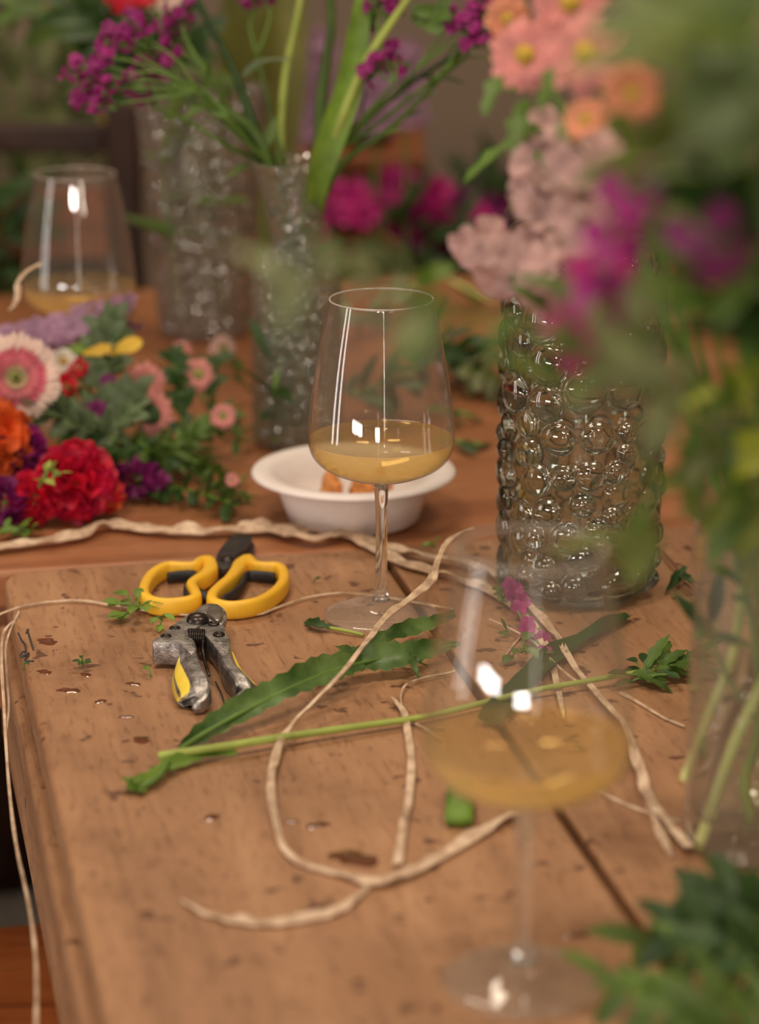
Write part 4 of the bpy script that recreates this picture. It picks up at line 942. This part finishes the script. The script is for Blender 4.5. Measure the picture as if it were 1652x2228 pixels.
def mgreen(label, pts, r, mt, lv=None, name='green_stem'):
    pp = [P(*q) for q in pts]; g = thing(name, label, 'stem', pp[0], 'green stems in the trumpet vase')
    m = MB(); m.tube(pp, r, 9, 6); obj('stem', m, mt, g)
    if lv: 
        m = MB(); leaves_on(m, pp[1:], *lv); obj('leaf', m, mt, g)
z0 = 2.17
mgreen('thick bright green stem leaning right in the trumpet vase', [(655,540,2.22),(680,400,2.17),(740,220,2.14),(790,60,2.12),(830,-60,2.1)], [0.004,0.0065,0.0075,0.007,0.006], M_lf_fresh)
mgreen('yellow-striped stem beside the thick green stem', [(668,560,2.21),(700,380,2.15),(735,280,2.12),(800,130,2.1),(900,-20,2.08)], [0.003,0.004,0.0045,0.004,0.003], M_stem)
mgreen('dark green stem leaning left to the junction', [(640,600,2.23),(600,380,2.18),(560,300,2.17),(515,170,2.17),(450,40,2.17),(415,-30,2.17)], [0.003,0.0045,0.005,0.0035,0.003,0.0025], M_lf_dark)
mgreen('pale straight stem at the centre of the trumpet vase', [(630,600,2.23),(612,360,2.2),(618,180,2.2),(650,20,2.2),(655,-40,2.2)], [0.003,0.0036,0.0034,0.003,0.003], M_stem)
mgreen('dark leafy stem leaning right from the trumpet vase', [(660,560,2.22),(720,360,2.18),(820,240,2.16),(940,150,2.14),(1060,90,2.12)], [0.003,0.003,0.0028,0.002,0.0015], M_lf_dark, (8,0.04,0.008,0.4))
mgreen('second dark stem leaning right', [(664,560,2.22),(735,370,2.16),(850,280,2.14),(960,170,2.12),(1020,120,2.1)], [0.003,0.003,0.0028,0.002,0.0015], M_lf_mid, (8,0.035,0.007,0.4))
mgreen('slim lower left stem with dark green leaves', [(620,580,2.24),(590,380,2.18),(500,320,2.15),(400,260,2.13),(330,230,2.12)], [0.0025,0.0025,0.002,0.002,0.0015], M_lf_mid, (5,0.03,0.006,0.4))
mgreen('upper stem crossing behind the thick stem', [(650,560,2.24),(690,360,2.2),(700,200,2.2),(720,60,2.2),(715,-40,2.2)], [0.003,0.005,0.005,0.004,0.004], M_lf_mid)
mgreen('stem bundle on the left inside the vase neck', [(625,580,2.22),(590,370,2.16),(545,280,2.15),(470,230,2.14),(440,200,2.13)], [0.003,0.004,0.0045,0.003,0.002], M_lf_mid, (6,0.035,0.010,0.5))
for k in range(7):
    x = 590 + k*18
    mgreen(('leftmost','second','third','middle','fifth','sixth','rightmost')[k] + ' short green stem standing in the textured vase water', [(x,930,2.235),(x+R(-14,14),780,2.22),(x*0.6+648*0.4,620,2.21),(655,545,2.20)], [0.004,0.0042,0.004,0.003], (M_lf_mid, M_lf_bq, M_lf_dark)[k % 3], (4,0.045,0.012,0.5))
m = MB(); g = thing('broad_leaf', 'long broad leaf standing at right in the trumpet vase', 'leaf', cM)
leafobj(m, [P(680,520,2.2), P(690,400,2.14), P(720,300,2.12), P(760,180,2.11), P(780,60,2.10), P(800,-40,2.10)], [0.006,0.018,0.024,0.022,0.018,0.012], (0.2,-1,0.2), 0.0, fold=0.4); obj('blade', m, M_lf_fresh, g)
m = MB(); g = thing('broad_leaf', 'narrow leaf branching sideways near the pale straight stem', 'leaf', P(525,160,2.15))
leafobj(m, [P(530,165,2.15), P(570,135,2.15), P(630,128,2.15)], [0.003,0.008,0.002], (0,-0.5,1), 0.0); obj('blade', m, M_lf_euc, g)
m = MB(); g = thing('broad_leaf', 'dark lobed leaf at the top centre edge', 'leaf', P(930,30,2.1))
for k in range(7): m.blade(P(915+k*6,60-k*6,2.1), (R(-0.5,1), R(-0.5,0.3), R(-0.5,1)), (0,-1,0.3), 0.022, 0.014, 0.5, kind='leaf')
obj('blade', m, M_lf_mid, g)
# flowers of the cut glass vase, rising behind
def lstem(t, g, r=0.002):
    ph = R(0,6); b0 = V((cL.x+0.02*math.cos(ph+3), cL.y+0.02*math.sin(ph+3), cL.z+0.02)); rim = V((cL.x+0.04*math.cos(ph), cL.y+0.04*math.sin(ph), cL.z+0.24))
    m = MB(); m.tube([b0, rim, (rim+V(t))/2, V(t)], r, 7, 5); obj('stem', m, M_stem_g, g)
for (x, y, d, r, mp, lb, ly) in ((275,-25,2.5,0.026,M_red,'red gerbera cut by the top edge of the frame',2), (360,-18,2.5,0.024,M_cream,'cream flower next to the red one at the top edge',2), (130,-20,2.75,0.026,M_peach,'salmon pink bloom at the top left',3), (85,55,2.8,0.012,M_pink,'small pink bloom below the salmon one',2), (20,10,2.8,0.02,M_dmag,'dark purple bloom at the top left corner',2), (320,-12,2.49,0.012,M_red,'small red bloom between the red and cream flowers',2)):
    t = P(x, y, d); g = thing('cut_flower', lb, 'flower', t, 'flowers in the cut glass vase'); lstem(t, g); daisy(g, t, (R(-0.3,0.3),-0.8,-0.1), r, mp, M_gcen, 18, ly)
def lbranch(label, pts, n, L, Wd, mt):
    pp = [P(*q) for q in pts]; g = thing('foliage_branch', label, 'foliage', pp[0], 'dark greens in the cut glass vase'); lstem(pp[0], g)
    m = MB(); m.tube(pp, 0.002, 7, 4); obj('twig', m, M_stem_g, g); m = MB(); leaves_on(m, pp, n, L, Wd); obj('leaves', m, mt, g)
lbranch('dark fern-like greens behind the upper left statice', [(350,180,2.6),(300,100,2.6),(220,60,2.62),(160,10,2.65)], 30, 0.055, 0.024, M_lf_dark)
lbranch('dark greens under the cream flower', [(430,160,2.6),(400,90,2.6),(340,40,2.6),(260,20,2.6)], 26, 0.055, 0.026, M_lf_dark)
lbranch('dark greens at the far top left', [(200,90,2.65),(130,50,2.7),(60,20,2.75),(0,0,2.8)], 22, 0.05, 0.022, M_lf_mid)
lbranch('low dark greens left of the cut glass vase mouth', [(300,200,2.62),(240,160,2.62),(200,130,2.65)], 16, 0.05, 0.022, M_lf_dark)
for k, (x, lb) in enumerate(((370,'leftmost green stem in the cut glass vase'), (400,'dark central stem in the cut glass vase'), (470,'right green stem in the cut glass vase'))):
    g = thing('cut_stalk', lb, 'stem', G(x, 722, 0.02)); m = MB(); m.tube([P(x+20,700,2.62), P(x,500,2.58), P(x-10,330,2.55), P(x+30,180,2.5)], 0.004, 8); obj('stem', m, (M_lf_fresh, M_lf_dark, M_lf_mid)[k], g)
    m = MB(); leaves_on(m, [P(x,560,2.58), P(x-10,330,2.55)], 5, 0.05, 0.014); obj('leaf', m, M_lf_mid, g)

# ------------------------------------------------------------------ flowers lying at left on the rear table
def lay_stem(g, c, end, r=0.002):
    m = MB(); e = V(end); mid = (V(c)+e)/2; mid.z = min(c[2], e.z)*0.5+0.5*(TZ+0.01); m.tube([V(c), mid, e], r, 7, 5); obj('stem', m, M_stem_g, g)
def fl_loc(px, py, d): return P(px, py, d)
t = P(35, 822, 2.06); g = thing('gerbera', 'large pink and white gerbera at the left edge', 'flower', t); lay_stem(g, t+V((0,0.01,-0.01)), (t.x+0.12, t.y+0.2, TZ+0.008))
nr = (0.12, -0.92, 0.35); M_ = frame(nr)
for nm, n, r_in, L_, cu, mt, ww in (('outer_petals', 44, 0.010, 0.0265, 0.06, M_cream, 0.0075), ('outer_petals', 30, 0.009, 0.0245, 0.16, M_cream, 0.0075), ('middle_petals', 44, 0.006, 0.0195, 0.28, lf('rose_petal', (0.62,0.10,0.16), sc=60), 0.0040), ('middle_petals', 36, 0.005, 0.0150, 0.5, lf('rose_petal_inner', (0.66,0.17,0.20), sc=60), 0.0034), ('inner_petals', 30, 0.003, 0.0085, 0.7, lf('cream_floret', (0.50,0.38,0.22), sc=60), 0.0025)):
    m = MB()
    for k in range(n):
        a = 2*math.pi*k/n + R(-0.05,0.05); rd = V((math.cos(a), math.sin(a), 0)); d = M_ @ (rd*math.cos(cu) + V((0,0,math.sin(cu))))
        m.blade(t + M_ @ (rd*r_in), d, M_ @ V((0,0,1)), L_*R(0.93,1.05), ww, R(0.1,0.4), 0.2, 'petal', 5)
    obj(nm, m, mt, g)
m = MB(); m.blob(t + M_ @ V((0,0,0.002)), 0.005, 10, (1,1,0.7), 0.2, 200, M=M_); obj('flower_centre', m, M_gcen, g)
m = MB(); m.blob(t + M_ @ V((0,0,0.0055)), 0.0025, 8, (1,1,0.6), M=M_); obj('flower_eye', m, M_eye, g)
def ruf_flower(name, label, x, y, d, r, mts, sq=(1,1,1), n=90, grp=None):
    t = P(x, y, d); t.z = max(t.z, TZ+r*0.98); g = thing(name, label, 'flower', t, grp); ruffle(g, t, r, mts, n, sq)
    lay_stem(g, t, (t.x+0.05, t.y+0.14, TZ+0.006))
ruf_flower('celosia', 'big crimson ruffled flower head lying beside the raffia', 165, 1078, 2.02, 0.031, [M_red, lf('crimson_petal', (0.55,0.01,0.06))], (1.1,1,1), 170)
ruf_flower('celosia', 'crimson ruffled head left of the big one', 75, 1112, 2.01, 0.021, [M_red], (1.1,1,1), 120)
ruf_flower('marigold', 'orange-red ruffled bloom right of the crimson head', 228, 1075, 2.03, 0.016, [M_orange, M_red], n=70)
ruf_flower('marigold', 'orange bloom at the left edge below the gerbera', -5, 955, 2.03, 0.028, [M_orange], (1,1,1.2), 110)
ruf_flower('marigold', 'small orange bloom above the purple shadowed one', 275, 1040, 2.08, 0.009, [M_orange], n=40)
ruf_flower('purple_stock', 'deep purple bloom left of the crimson head', 55, 985, 2.04, 0.020, [M_dmag, M_mag], (0.9,1,1.3), 80)
ruf_flower('purple_stock', 'magenta bloom under the orange one at left edge', 12, 1100, 2.0, 0.020, [M_dmag], n=60)
ruf_flower('purple_stock', 'shadowed purple bloom lying right of the crimson head', 300, 1075, 2.07, 0.018, [M_dmag], (1.9,1,0.7), 70)
ruf_flower('carnation', 'small scarlet bloom beside the white daisy', 170, 800, 2.12, 0.009, [M_red], n=36)
ruf_flower('carnation', 'scarlet bloom below the white daisy', 145, 838, 2.11, 0.010, [M_red], (0.8,1,1.2), 36)
for (x, y, d, r, mp, mc, npt, lb) in ((140,785,2.12,0.011,M_white_p,M_ycen,9,'small white daisy right of the gerbera'),
      (315,832,2.16,0.017,M_pink,M_ycen,14,'pink aster with yellow eye in the middle of the left flowers'), (430,815,2.2,0.015,M_pink,M_gcen,12,'pink aster right of the yellow-eyed one'),
      (330,900,2.14,0.018,M_pink,M_lf_dark,14,'pink aster turned away showing its green back'), (395,765,2.25,0.010,M_pink,M_gcen,10,'small pale aster standing above the others'),
      (485,905,2.15,0.011,M_pink,M_gcen,10,'small pink aster near the trumpet vase base'), (485,758,2.3,0.012,M_palep,M_gcen,10,'pale pink aster below the cut glass vase'),
      (505,1045,2.05,0.006,M_pink,M_gcen,8,'tiny pink bud beside the white bowl'), (210,905,2.1,0.013,M_dmag,M_dmag,6,'dark magenta star bloom among grey-green leaves'), (235,830,2.12,0.007,M_dmag,M_dmag,5,'tiny magenta bloom above the star bloom'), (285,872,2.12,0.008,M_mag,M_mag,5,'tiny magenta bloom left of the green-backed aster'),
      (190,980,2.08,0.006,M_mag,M_mag,5,'tiny magenta floret below the star bloom'), (303,1010,2.08,0.007,M_mag,M_mag,5,'tiny lilac floret above the shadowed purple bloom')):
    t = P(x, y, d); g = thing('aster', lb, 'flower', t, 'small blooms in the left flower heap'); daisy(g, t, (R(-0.3,0.4), -0.95, R(0,0.4)), r*1.05, mp, mc, npt, 2, 0.05, 0.5 if mc is M_lf_dark else 0.32)
    lay_stem(g, t, (t.x+R(-0.05,0.08), t.y+R(0.05,0.15), TZ+0.005), 0.0013)
    m = MB(); leaves_on(m, [t + V((0,0.008,-0.004)), t + V((0.01,0.03,-0.03))], 6, 0.016, 0.009); obj('leaf', m, M_lf_mid, g)
def heap(label, pts, n, L, Wd, mt, kind='leaf', pair=False, nm='foliage_sprig'):
    pp = [P(*q) for q in pts]; pp = [V((p.x, p.y, max(p.z, TZ+0.004))) for p in pp]; g = thing(nm, label, 'foliage', pp[0], 'greens in the left flower heap')
    m = MB(); m.tube(pp, 0.0014, 7, 5); obj('twig', m, M_stem_g, g)
    m = MB(); leaves_on(m, pp, n, L, Wd, 1.0, kind, pair=pair)
    m.v = [(v[0], v[1], max(v[2], TZ+0.0012)) for v in m.v]; obj('leaves', m, mt, g)
heap('grey-green eucalyptus sprig rising at the heap centre', [(200,980,2.1),(215,880,2.12),(230,780,2.14),(245,700,2.15)], 26, 0.026, 0.017, M_lf_euc, pair=True)
heap('grey-green sprig left of the magenta star', [(260,960,2.08),(180,930,2.08),(120,890,2.08),(70,860,2.07)], 22, 0.024, 0.015, M_lf_euc, pair=True)
heap('grey-green sprig right of the magenta star', [(150,960,2.09),(220,945,2.09),(270,900,2.1),(290,850,2.12)], 22, 0.022, 0.015, M_lf_euc, pair=True)
heap('dark leaves under the star bloom', [(120,1010,2.06),(190,1000,2.07),(250,1010,2.08),(330,1020,2.1)], 20, 0.034, 0.020, M_lf_dark)
heap('trailing fine sprig toward the white bowl', [(250,1000,2.1),(350,985,2.12),(440,1000,2.12),(500,1060,2.06)], 34, 0.020, 0.010, M_lf_mid, pair=True)
heap('fine leafy sprig in front of the trumpet vase', [(330,1000,2.12),(400,960,2.14),(450,930,2.16),(500,900,2.18)], 34, 0.017, 0.009, M_lf_mid, pair=True)
heap('upright fine sprig between the asters', [(390,990,2.14),(400,900,2.17),(385,830,2.18),(375,770,2.2)], 22, 0.018, 0.010, M_lf_dark, pair=True)
heap('low dark greens at the table behind raffia', [(300,1060,2.07),(370,1060,2.07),(440,1075,2.05),(520,1100,2.02)], 24, 0.024, 0.012, M_lf_dark)
heap('small green tuft at the lower left edge', [(-10,1160,1.97),(30,1150,1.98),(70,1165,1.98)], 12, 0.014, 0.008, M_lf_fresh)
heap('pale green tendrils over the crimson head', [(85,1060,1.98),(95,1040,1.97),(110,1020,1.97),(125,1035,1.96)], 10, 0.012, 0.006, M_stem)
heap('leaf spray right of the far aster', [(440,870,2.2),(460,820,2.22),(470,770,2.24)], 10, 0.022, 0.012, M_lf_dark)
heap('broad dark leaf pair under the green-backed aster', [(300,960,2.1),(340,990,2.09),(350,1010,2.08)], 5, 0.035, 0.018, M_lf_mid)
def lilac(label, pts, n, mt, r=0.0062):
    n = int(n*1.3)
    pp = [P(*q) for q in pts]; g = thing('lilac_spike', label, 'flower', pp[0], 'lilac spikes behind the gerbera'); m = MB(); m.tube(pp, 0.002, 7, 5); obj('stalk', m, M_stem_g, g)
    q = cat([tuple(p) for p in pp], 10); m = MB()
    for k in range(n):
        c = V(q[int(k/n*(len(q)-1))]); a = k*2.4; c = c + V((R(-0.006,0.006), -abs(math.sin(a))*0.012, math.cos(a)*0.013)); floret(m, c, (R(-0.6,0.6), -0.7, math.cos(a)), r, 4)
    obj('florets', m, mt, g)
lilac('dusty lilac spike lying behind the gerbera at left', [(-20,755,2.2),(60,740,2.2),(130,725,2.2)], 60, M_lilac)
lilac('dusty lilac spike reaching right behind the eucalyptus', [(80,738,2.22),(170,712,2.22),(240,678,2.24),(290,680,2.26)], 70, M_lilac)
lilac('lower dusty lilac spike above the gerbera', [(100,745,2.18),(160,735,2.18),(210,720,2.19)], 40, M_lilac)
m = MB(); g = thing('tulip_petal', 'yellow petals with green streak above the eucalyptus', 'petal', P(240,745,2.14))
leafobj(m, [P(110,775,2.15), P(170,760,2.15), P(220,745,2.15), P(260,740,2.14)], [0.004,0.010,0.009,0.003], (0,-0.9,0.5), 0.0); obj('leaf', m, M_lf_fresh, g)
m = MB(); m.blade(P(240,765,2.13), (0.8,-0.1,0.3), (0,-0.9,0.4), 0.028, 0.014, 0.3, kind='petal'); m.blade(P(180,770,2.13), (0.8,-0.1,0.2), (0,-0.9,0.4), 0.022, 0.010, 0.3, kind='petal'); m.blade(P(215,750,2.13), (0.8,-0.1,-0.3), (0,-0.9,0.4), 0.018, 0.010, 0.3, kind='petal'); obj('petals', m, M_yelp, g)

# ------------------------------------------------------------------ greens on the rear table, behind the middle glass
def rg(label, pts, n, L, Wd, mt, kind='leaf', smt=None):
    pp = [G(*q) for q in pts]; g = thing('loose_greens', label, 'foliage', pp[0], 'loose greens on the rear table')
    m = MB(); m.tube(pp, 0.0022, 7, 5); obj('twig', m, smt or M_stem_g, g); m = MB(); leaves_on(m, pp, n, L, Wd, 0.9, kind, 0, 1, 0.6)
    m.v = [(v[0], v[1], max(v[2], TZ+0.001)) for v in m.v]; obj('leaves', m, mt, g)
rg('grey-green leaves lying between the trumpet vase and middle glass rim', [(720,720,0.02),(780,690,0.02),(840,670,0.02),(880,650,0.02)], 12, 0.04, 0.018, M_lf_sage)
rg('green bunch lying behind the wine glass rim', [(920,760,0.03),(960,740,0.04),(1010,760,0.03),(1060,780,0.02)], 20, 0.045, 0.020, M_lf_dark)
rg('leafy bunch seen through the middle glass', [(760,860,0.03),(820,840,0.035),(880,820,0.04),(950,780,0.04)], 18, 0.038, 0.017, M_lf_dark)
rg('pale green tulip stem with leaf behind the bubble vase', [(890,640,0.02),(930,600,0.03),(990,615,0.03),(1080,660,0.01)], 4, 0.06, 0.03, M_lf_fresh, smt=M_stem_y)
rg('pointed leaf lying right of the middle glass', [(930,890,0.008),(980,895,0.008),(1030,905,0.006)], 3, 0.04, 0.012, M_lf_dark)
rg('lower pointed leaf right of the middle glass', [(950,955,0.006),(1000,962,0.006),(1050,968,0.004)], 3, 0.04, 0.012, M_lf_dark)
rg('grey leaves behind the bubble vase at left', [(1000,800,0.02),(1050,810,0.02),(1100,830,0.02)], 12, 0.04, 0.018, M_lf_sage)
rg('dark stem bunch standing beside the trumpet vase base', [(600,960,0.01),(590,900,0.03),(600,840,0.06),(610,780,0.08)], 12, 0.05, 0.014, M_lf_dark)

# ------------------------------------------------------------------ beyond the rear table
def chair(label, x, y, w_, rot, zs, post=M_chair, rails=M_chair, solid=False, top=0.95):
    g = thing('wooden_chair', label, 'chair', (x, y, 0)); Rm = Matrix.Rotation(rot, 3, 'Z')
    def bx(nm, lx, ly, lz, sx, sy, sz, mt):
        m = MB(); q = Rm @ V((lx, ly, 0)); m.box((x+q.x, y+q.y, lz), (sx, sy, sz), Rm); obj(nm, m, mt, g, smooth=False, bevel=0.005)
    bx('seat', 0, 0, 0.45, w_, 0.42, 0.03, rails)
    for sx in (-1, 1):
        bx('leg', sx*(w_/2-0.02), -0.19, 0.2175, 0.035, 0.035, 0.435, post)
        bx('rear_post', sx*(w_/2-0.02), 0.19, top/2, 0.04, 0.04, top, post)
    for zz, hh in zs: bx('back_rail', 0, 0.19, zz, w_-0.08, 0.02, hh, rails)
    return g
q = P(60, 420, 3.15)
chair('dark framed wooden chair with broad orange rail at left behind the glass', -0.54, 3.2, 0.52, math.radians(180), [(0.785, 0.085), (0.66, 0.04), (0.885, 0.035)], M_darkwood, M_chair, top=0.93)
bpy.data.objects['wooden_chair']['label'] = 'dark framed wooden chair with broad orange rail at left behind the glass'
[c_ for c_ in bpy.data.objects['wooden_chair'].children if c_.name.startswith('back_rail')][-1].data.materials[0] = M_darkwood
ctop = P(760, 305, 3.5).z
def cabinet():
    xl, xr = P(585, 305, 3.5).x, P(922, 305, 3.5).x; y = 3.55; w_ = xr-xl
    g = thing('pine_cabinet', 'orange pine cabinet with a moulded top behind the cerise flowers', 'cabinet', ((xl+xr)/2, y, 0)); cx = (xl+xr)/2
    m = MB(); m.box((cx, y, ctop-0.02-(ctop-0.02)/2+0.0), (w_-0.02, 0.34, ctop-0.02)); obj('carcass', m, M_chair, g, smooth=False, bevel=0.003)
    m = MB(); m.box((cx, y, ctop-0.01), (w_, 0.37, 0.02)); obj('top', m, M_chair, g, smooth=False, bevel=0.005)
    m = MB(); m.box((cx, y-0.176, ctop-0.12), (w_-0.05, 0.012, 0.13)); d = obj('drawer', m, M_chair, g, smooth=False, bevel=0.003)
    m = MB(); m.blob((cx, y-0.19, ctop-0.12), 0.010, 8); obj('knob', m, M_darkwood, d)
    for sx in (-1, 1):
        m = MB(); m.box((cx+sx*(w_/4-0.01), y-0.176, (ctop-0.20)/2), (w_/2-0.035, 0.012, ctop-0.26)); d = obj('door', m, M_chair, g, smooth=False, bevel=0.003)
        m = MB(); m.blob((cx+sx*0.02, y-0.19, ctop*0.5), 0.009, 8); obj('knob', m, M_darkwood, d)
cabinet()
q = P(800, 285, 3.45)
m = MB(); m.lathe([(0.0002,0.0),(0.028,0.0),(0.034,0.03),(0.030,0.034),(0.026,0.006),(0.0002,0.006)], 28, (q.x, q.y, ctop+0.0004)); tag(obj('dark_dish', m, M_darkwood), 'small dark dish on the pine cabinet', 'dish')
# blue packet standing on a crate beyond the rear table
def crate(label, x, y, sx, sy, h, z0=0.0, mt=M_chair):
    g = thing('wooden_crate', label, 'crate', (x, y, z0))
    for k in range(4):
        for (dx, dy, a, b_) in ((0, -sy/2, sx, 0.012), (0, sy/2, sx, 0.012), (-sx/2, 0, 0.012, sy-0.03), (sx/2, 0, 0.012, sy-0.03)):
            m = MB(); m.box((x+dx, y+dy, z0 + h*(k+0.5)/4), (a, b_, h/4-0.008)); obj('slat', m, mt, g, smooth=False, bevel=0.002)
    m = MB(); m.box((x, y, z0+0.006), (sx-0.03, sy-0.03, 0.01)); obj('base', m, mt, g, smooth=False)
    return g
def bush(label, c, r, n, L, Wd, mt, mf=None, nf=0, rf=0.03, name='potted_foliage', pot=True, sq=(1,1,1), h0=None):
    g = thing(name, label, 'plant', (c[0], c[1], 0)); m = MB(); ms = MB(); zb = h0 if h0 is not None else c[2]-r
    for k in range(n):
        z = R(-0.6,1); ph = R(0, 6.28); s_ = math.sqrt(1-min(1,z*z)); d = V((s_*math.cos(ph)*sq[0], s_*math.sin(ph)*sq[1], z*sq[2])); p = V(c) + d*r*R(0.5,1)
        m.blade(p, d + V((R(-0.6,0.6), R(-0.6,0.6), R(-0.3,0.6))), (R(-1,1), -0.6, 0.6), L*R(0.7,1.2), Wd, 0.6)
        if k % 5 == 0: ms.tube([V((c[0], c[1], zb)), (V((c[0], c[1], zb))+p)/2, p], 0.002, 5, 3)
    obj('leaves', m, mt, g); obj('stems', ms, M_stem_g, g)
    if mf:
        m = MB()
        for k in range(nf):
            m = MB(); ph = R(0,6.28); z = R(-0.2,1); s_ = math.sqrt(1-z*z); p = V(c) + V((s_*math.cos(ph)*sq[0], s_*math.sin(ph)*sq[1], z*sq[2]))*r
            for j in range(9): floret(m, p + V((R(-1,1),R(-1,1),R(-1,1)))*rf*0.6, (R(-0.5,0.5), -0.8, R(-0.2,0.8)), rf, 5)
            obj('bloom', m, mf, g)
    m = MB(); m.lathe([(0.0002, 0.0), (0.09, 0.0), (0.12, zb*0.98), (0.125, zb), (0.115, zb), (0.085, 0.01), (0.0002, 0.01)], 32, (c[0], c[1], 0)); obj('bucket', m, M_darkwood, g)
q = P(830, 490, 3.15); bush('bucket of cerise flowers beyond the rear table', (q.x, q.y, q.z-0.03), 0.10, 60, 0.06, 0.02, M_lf_dark, M_hot, 16, 0.022, sq=(1.3,1,0.7), name='bucket_of_flowers')
q = P(1090, 500, 3.55); bush('bucket of dark purple flowers right of the cerise ones', (q.x, q.y, q.z-0.03), 0.12, 80, 0.06, 0.02, M_lf_dark, M_dmag, 12, 0.018, sq=(1,1,1), name='bucket_of_flowers')
q = P(975, 540, 3.3); bush('low plum coloured flowers just past the rear table', (q.x, q.y, q.z-0.02), 0.07, 40, 0.05, 0.02, M_lf_dark, M_dmag, 8, 0.018, sq=(1.2,1,0.6), name='bucket_of_flowers')
q = P(60, 240, 3.7); bush('greyish green shrub at the far left in front of the wall', (q.x, q.y, q.z), 0.14, 220, 0.055, 0.028, M_lf_sage, sq=(1.2,1,0.75), name='potted_shrub')
q = P(20, 490, 2.95); bush('dark plant with a yellow flower at the left edge', (q.x-0.05, q.y, q.z-0.03), 0.08, 90, 0.05, 0.022, M_lf_dark, M_yelp, 2, 0.02, name='potted_plant')
q = P(240, 320, 3.35)
g = thing('yellow_tulip', 'yellow flower hanging behind the left chair post', 'flower', q); m = MB()
for k in range(6): a = k*1.05; m.blade(q + V((0,0,-0.02)), (math.cos(a)*0.35, math.sin(a)*0.35, 1), (-math.cos(a), -math.sin(a), 0.2), 0.06, 0.034, -0.3, kind='petal')
obj('petals', m, M_yelp, g); m = MB(); m.tube([q+V((0,0,-0.02)), q+V((0.01,0.05,-0.2)), V((q.x, q.y+0.1, 0.2))], 0.004, 7); obj('stem', m, M_stem_g, g)
# blue packet
q = P(655, 268, 3.45); q.z = ctop+0.052
g = thing('blue_packet', 'blue and white packet standing behind the trumpet vase stems', 'packet', q)
M_blue = mat('blue_print', (0.10, 0.26, 0.62), 0.4, var=0.3, scale=25, col2=(0.30, 0.50, 0.80)); 
Rz = Matrix.Rotation(0.15, 3, 'Y'); m = MB(); m.box(q, (0.042, 0.03, 0.095), Rz); obj('wrapper', m, M_blue, g, bevel=0.006)
m = MB(); m.box(q + V((0.006,-0.0156,-0.012)), (0.012, 0.001, 0.05), Rz); obj('printed_patch', m, M_white, g)

q = P(575, 300, 3.0); g = thing('strap_leaf_plant', 'tall olive green strap leaves beyond the table behind the pale stem', 'plant', (q.x, q.y, 0))
for k in range(6):
    m = MB(); x = 515 + k*22
    leafobj(m, [P(575, 640, 3.0), P(x*0.5+285, 420, 3.0), P(x, 180, 3.0-0.01*k), P(x+R(-8, 8), -60, 3.0-0.01*k)], [0.02, 0.035, 0.045, 0.035], (0, -1, 0.1), 0.0); obj('leaf', m, M_olive, g)
m = MB(); m.lathe([(0.0002, 0.0), (0.09, 0.0), (0.12, 0.60), (0.125, 0.61), (0.115, 0.61), (0.085, 0.01), (0.0002, 0.01)], 32, (q.x, q.y, 0)); obj('bucket', m, M_darkwood, g)
for pts, lb in (([(700,560,3.1),(680,300,3.1),(672,200,3.1),(690,90,3.1)], 'mauve stock standing behind the blue packet stems'), ([(880,560,3.12),(885,260,3.12),(880,190,3.12),(865,100,3.12)], 'mauve stock right of the thick green stem'), ([(800,560,3.14),(820,280,3.14),(818,190,3.14),(815,120,3.14)], 'mauve stock between the two dark right leaning stems')):
    pp = [P(*q_) for q_ in pts]; pp[0].z = 0.35; g = thing('tall_stock', lb, 'flower', pp[0], 'mauve stocks beyond the rear table')
    m = MB(); m.tube(pp, 0.0025, 7, 5); obj('stem', m, M_stem_g, g); m = MB()
    for k in range(24):
        t_ = k/23; c = pp[1].lerp(pp[2], t_*2) if t_ < 0.5 else pp[2].lerp(pp[3], t_*2-1); c = c + (pp[3]-pp[1])*0.0
        a = k*2.4; floret(m, c + V((math.cos(a)*0.014, -abs(math.sin(a))*0.012, R(-0.004, 0.004))), (math.cos(a), -0.8, 0.2), 0.016, 5)
    obj('florets', m, M_lilac, g)
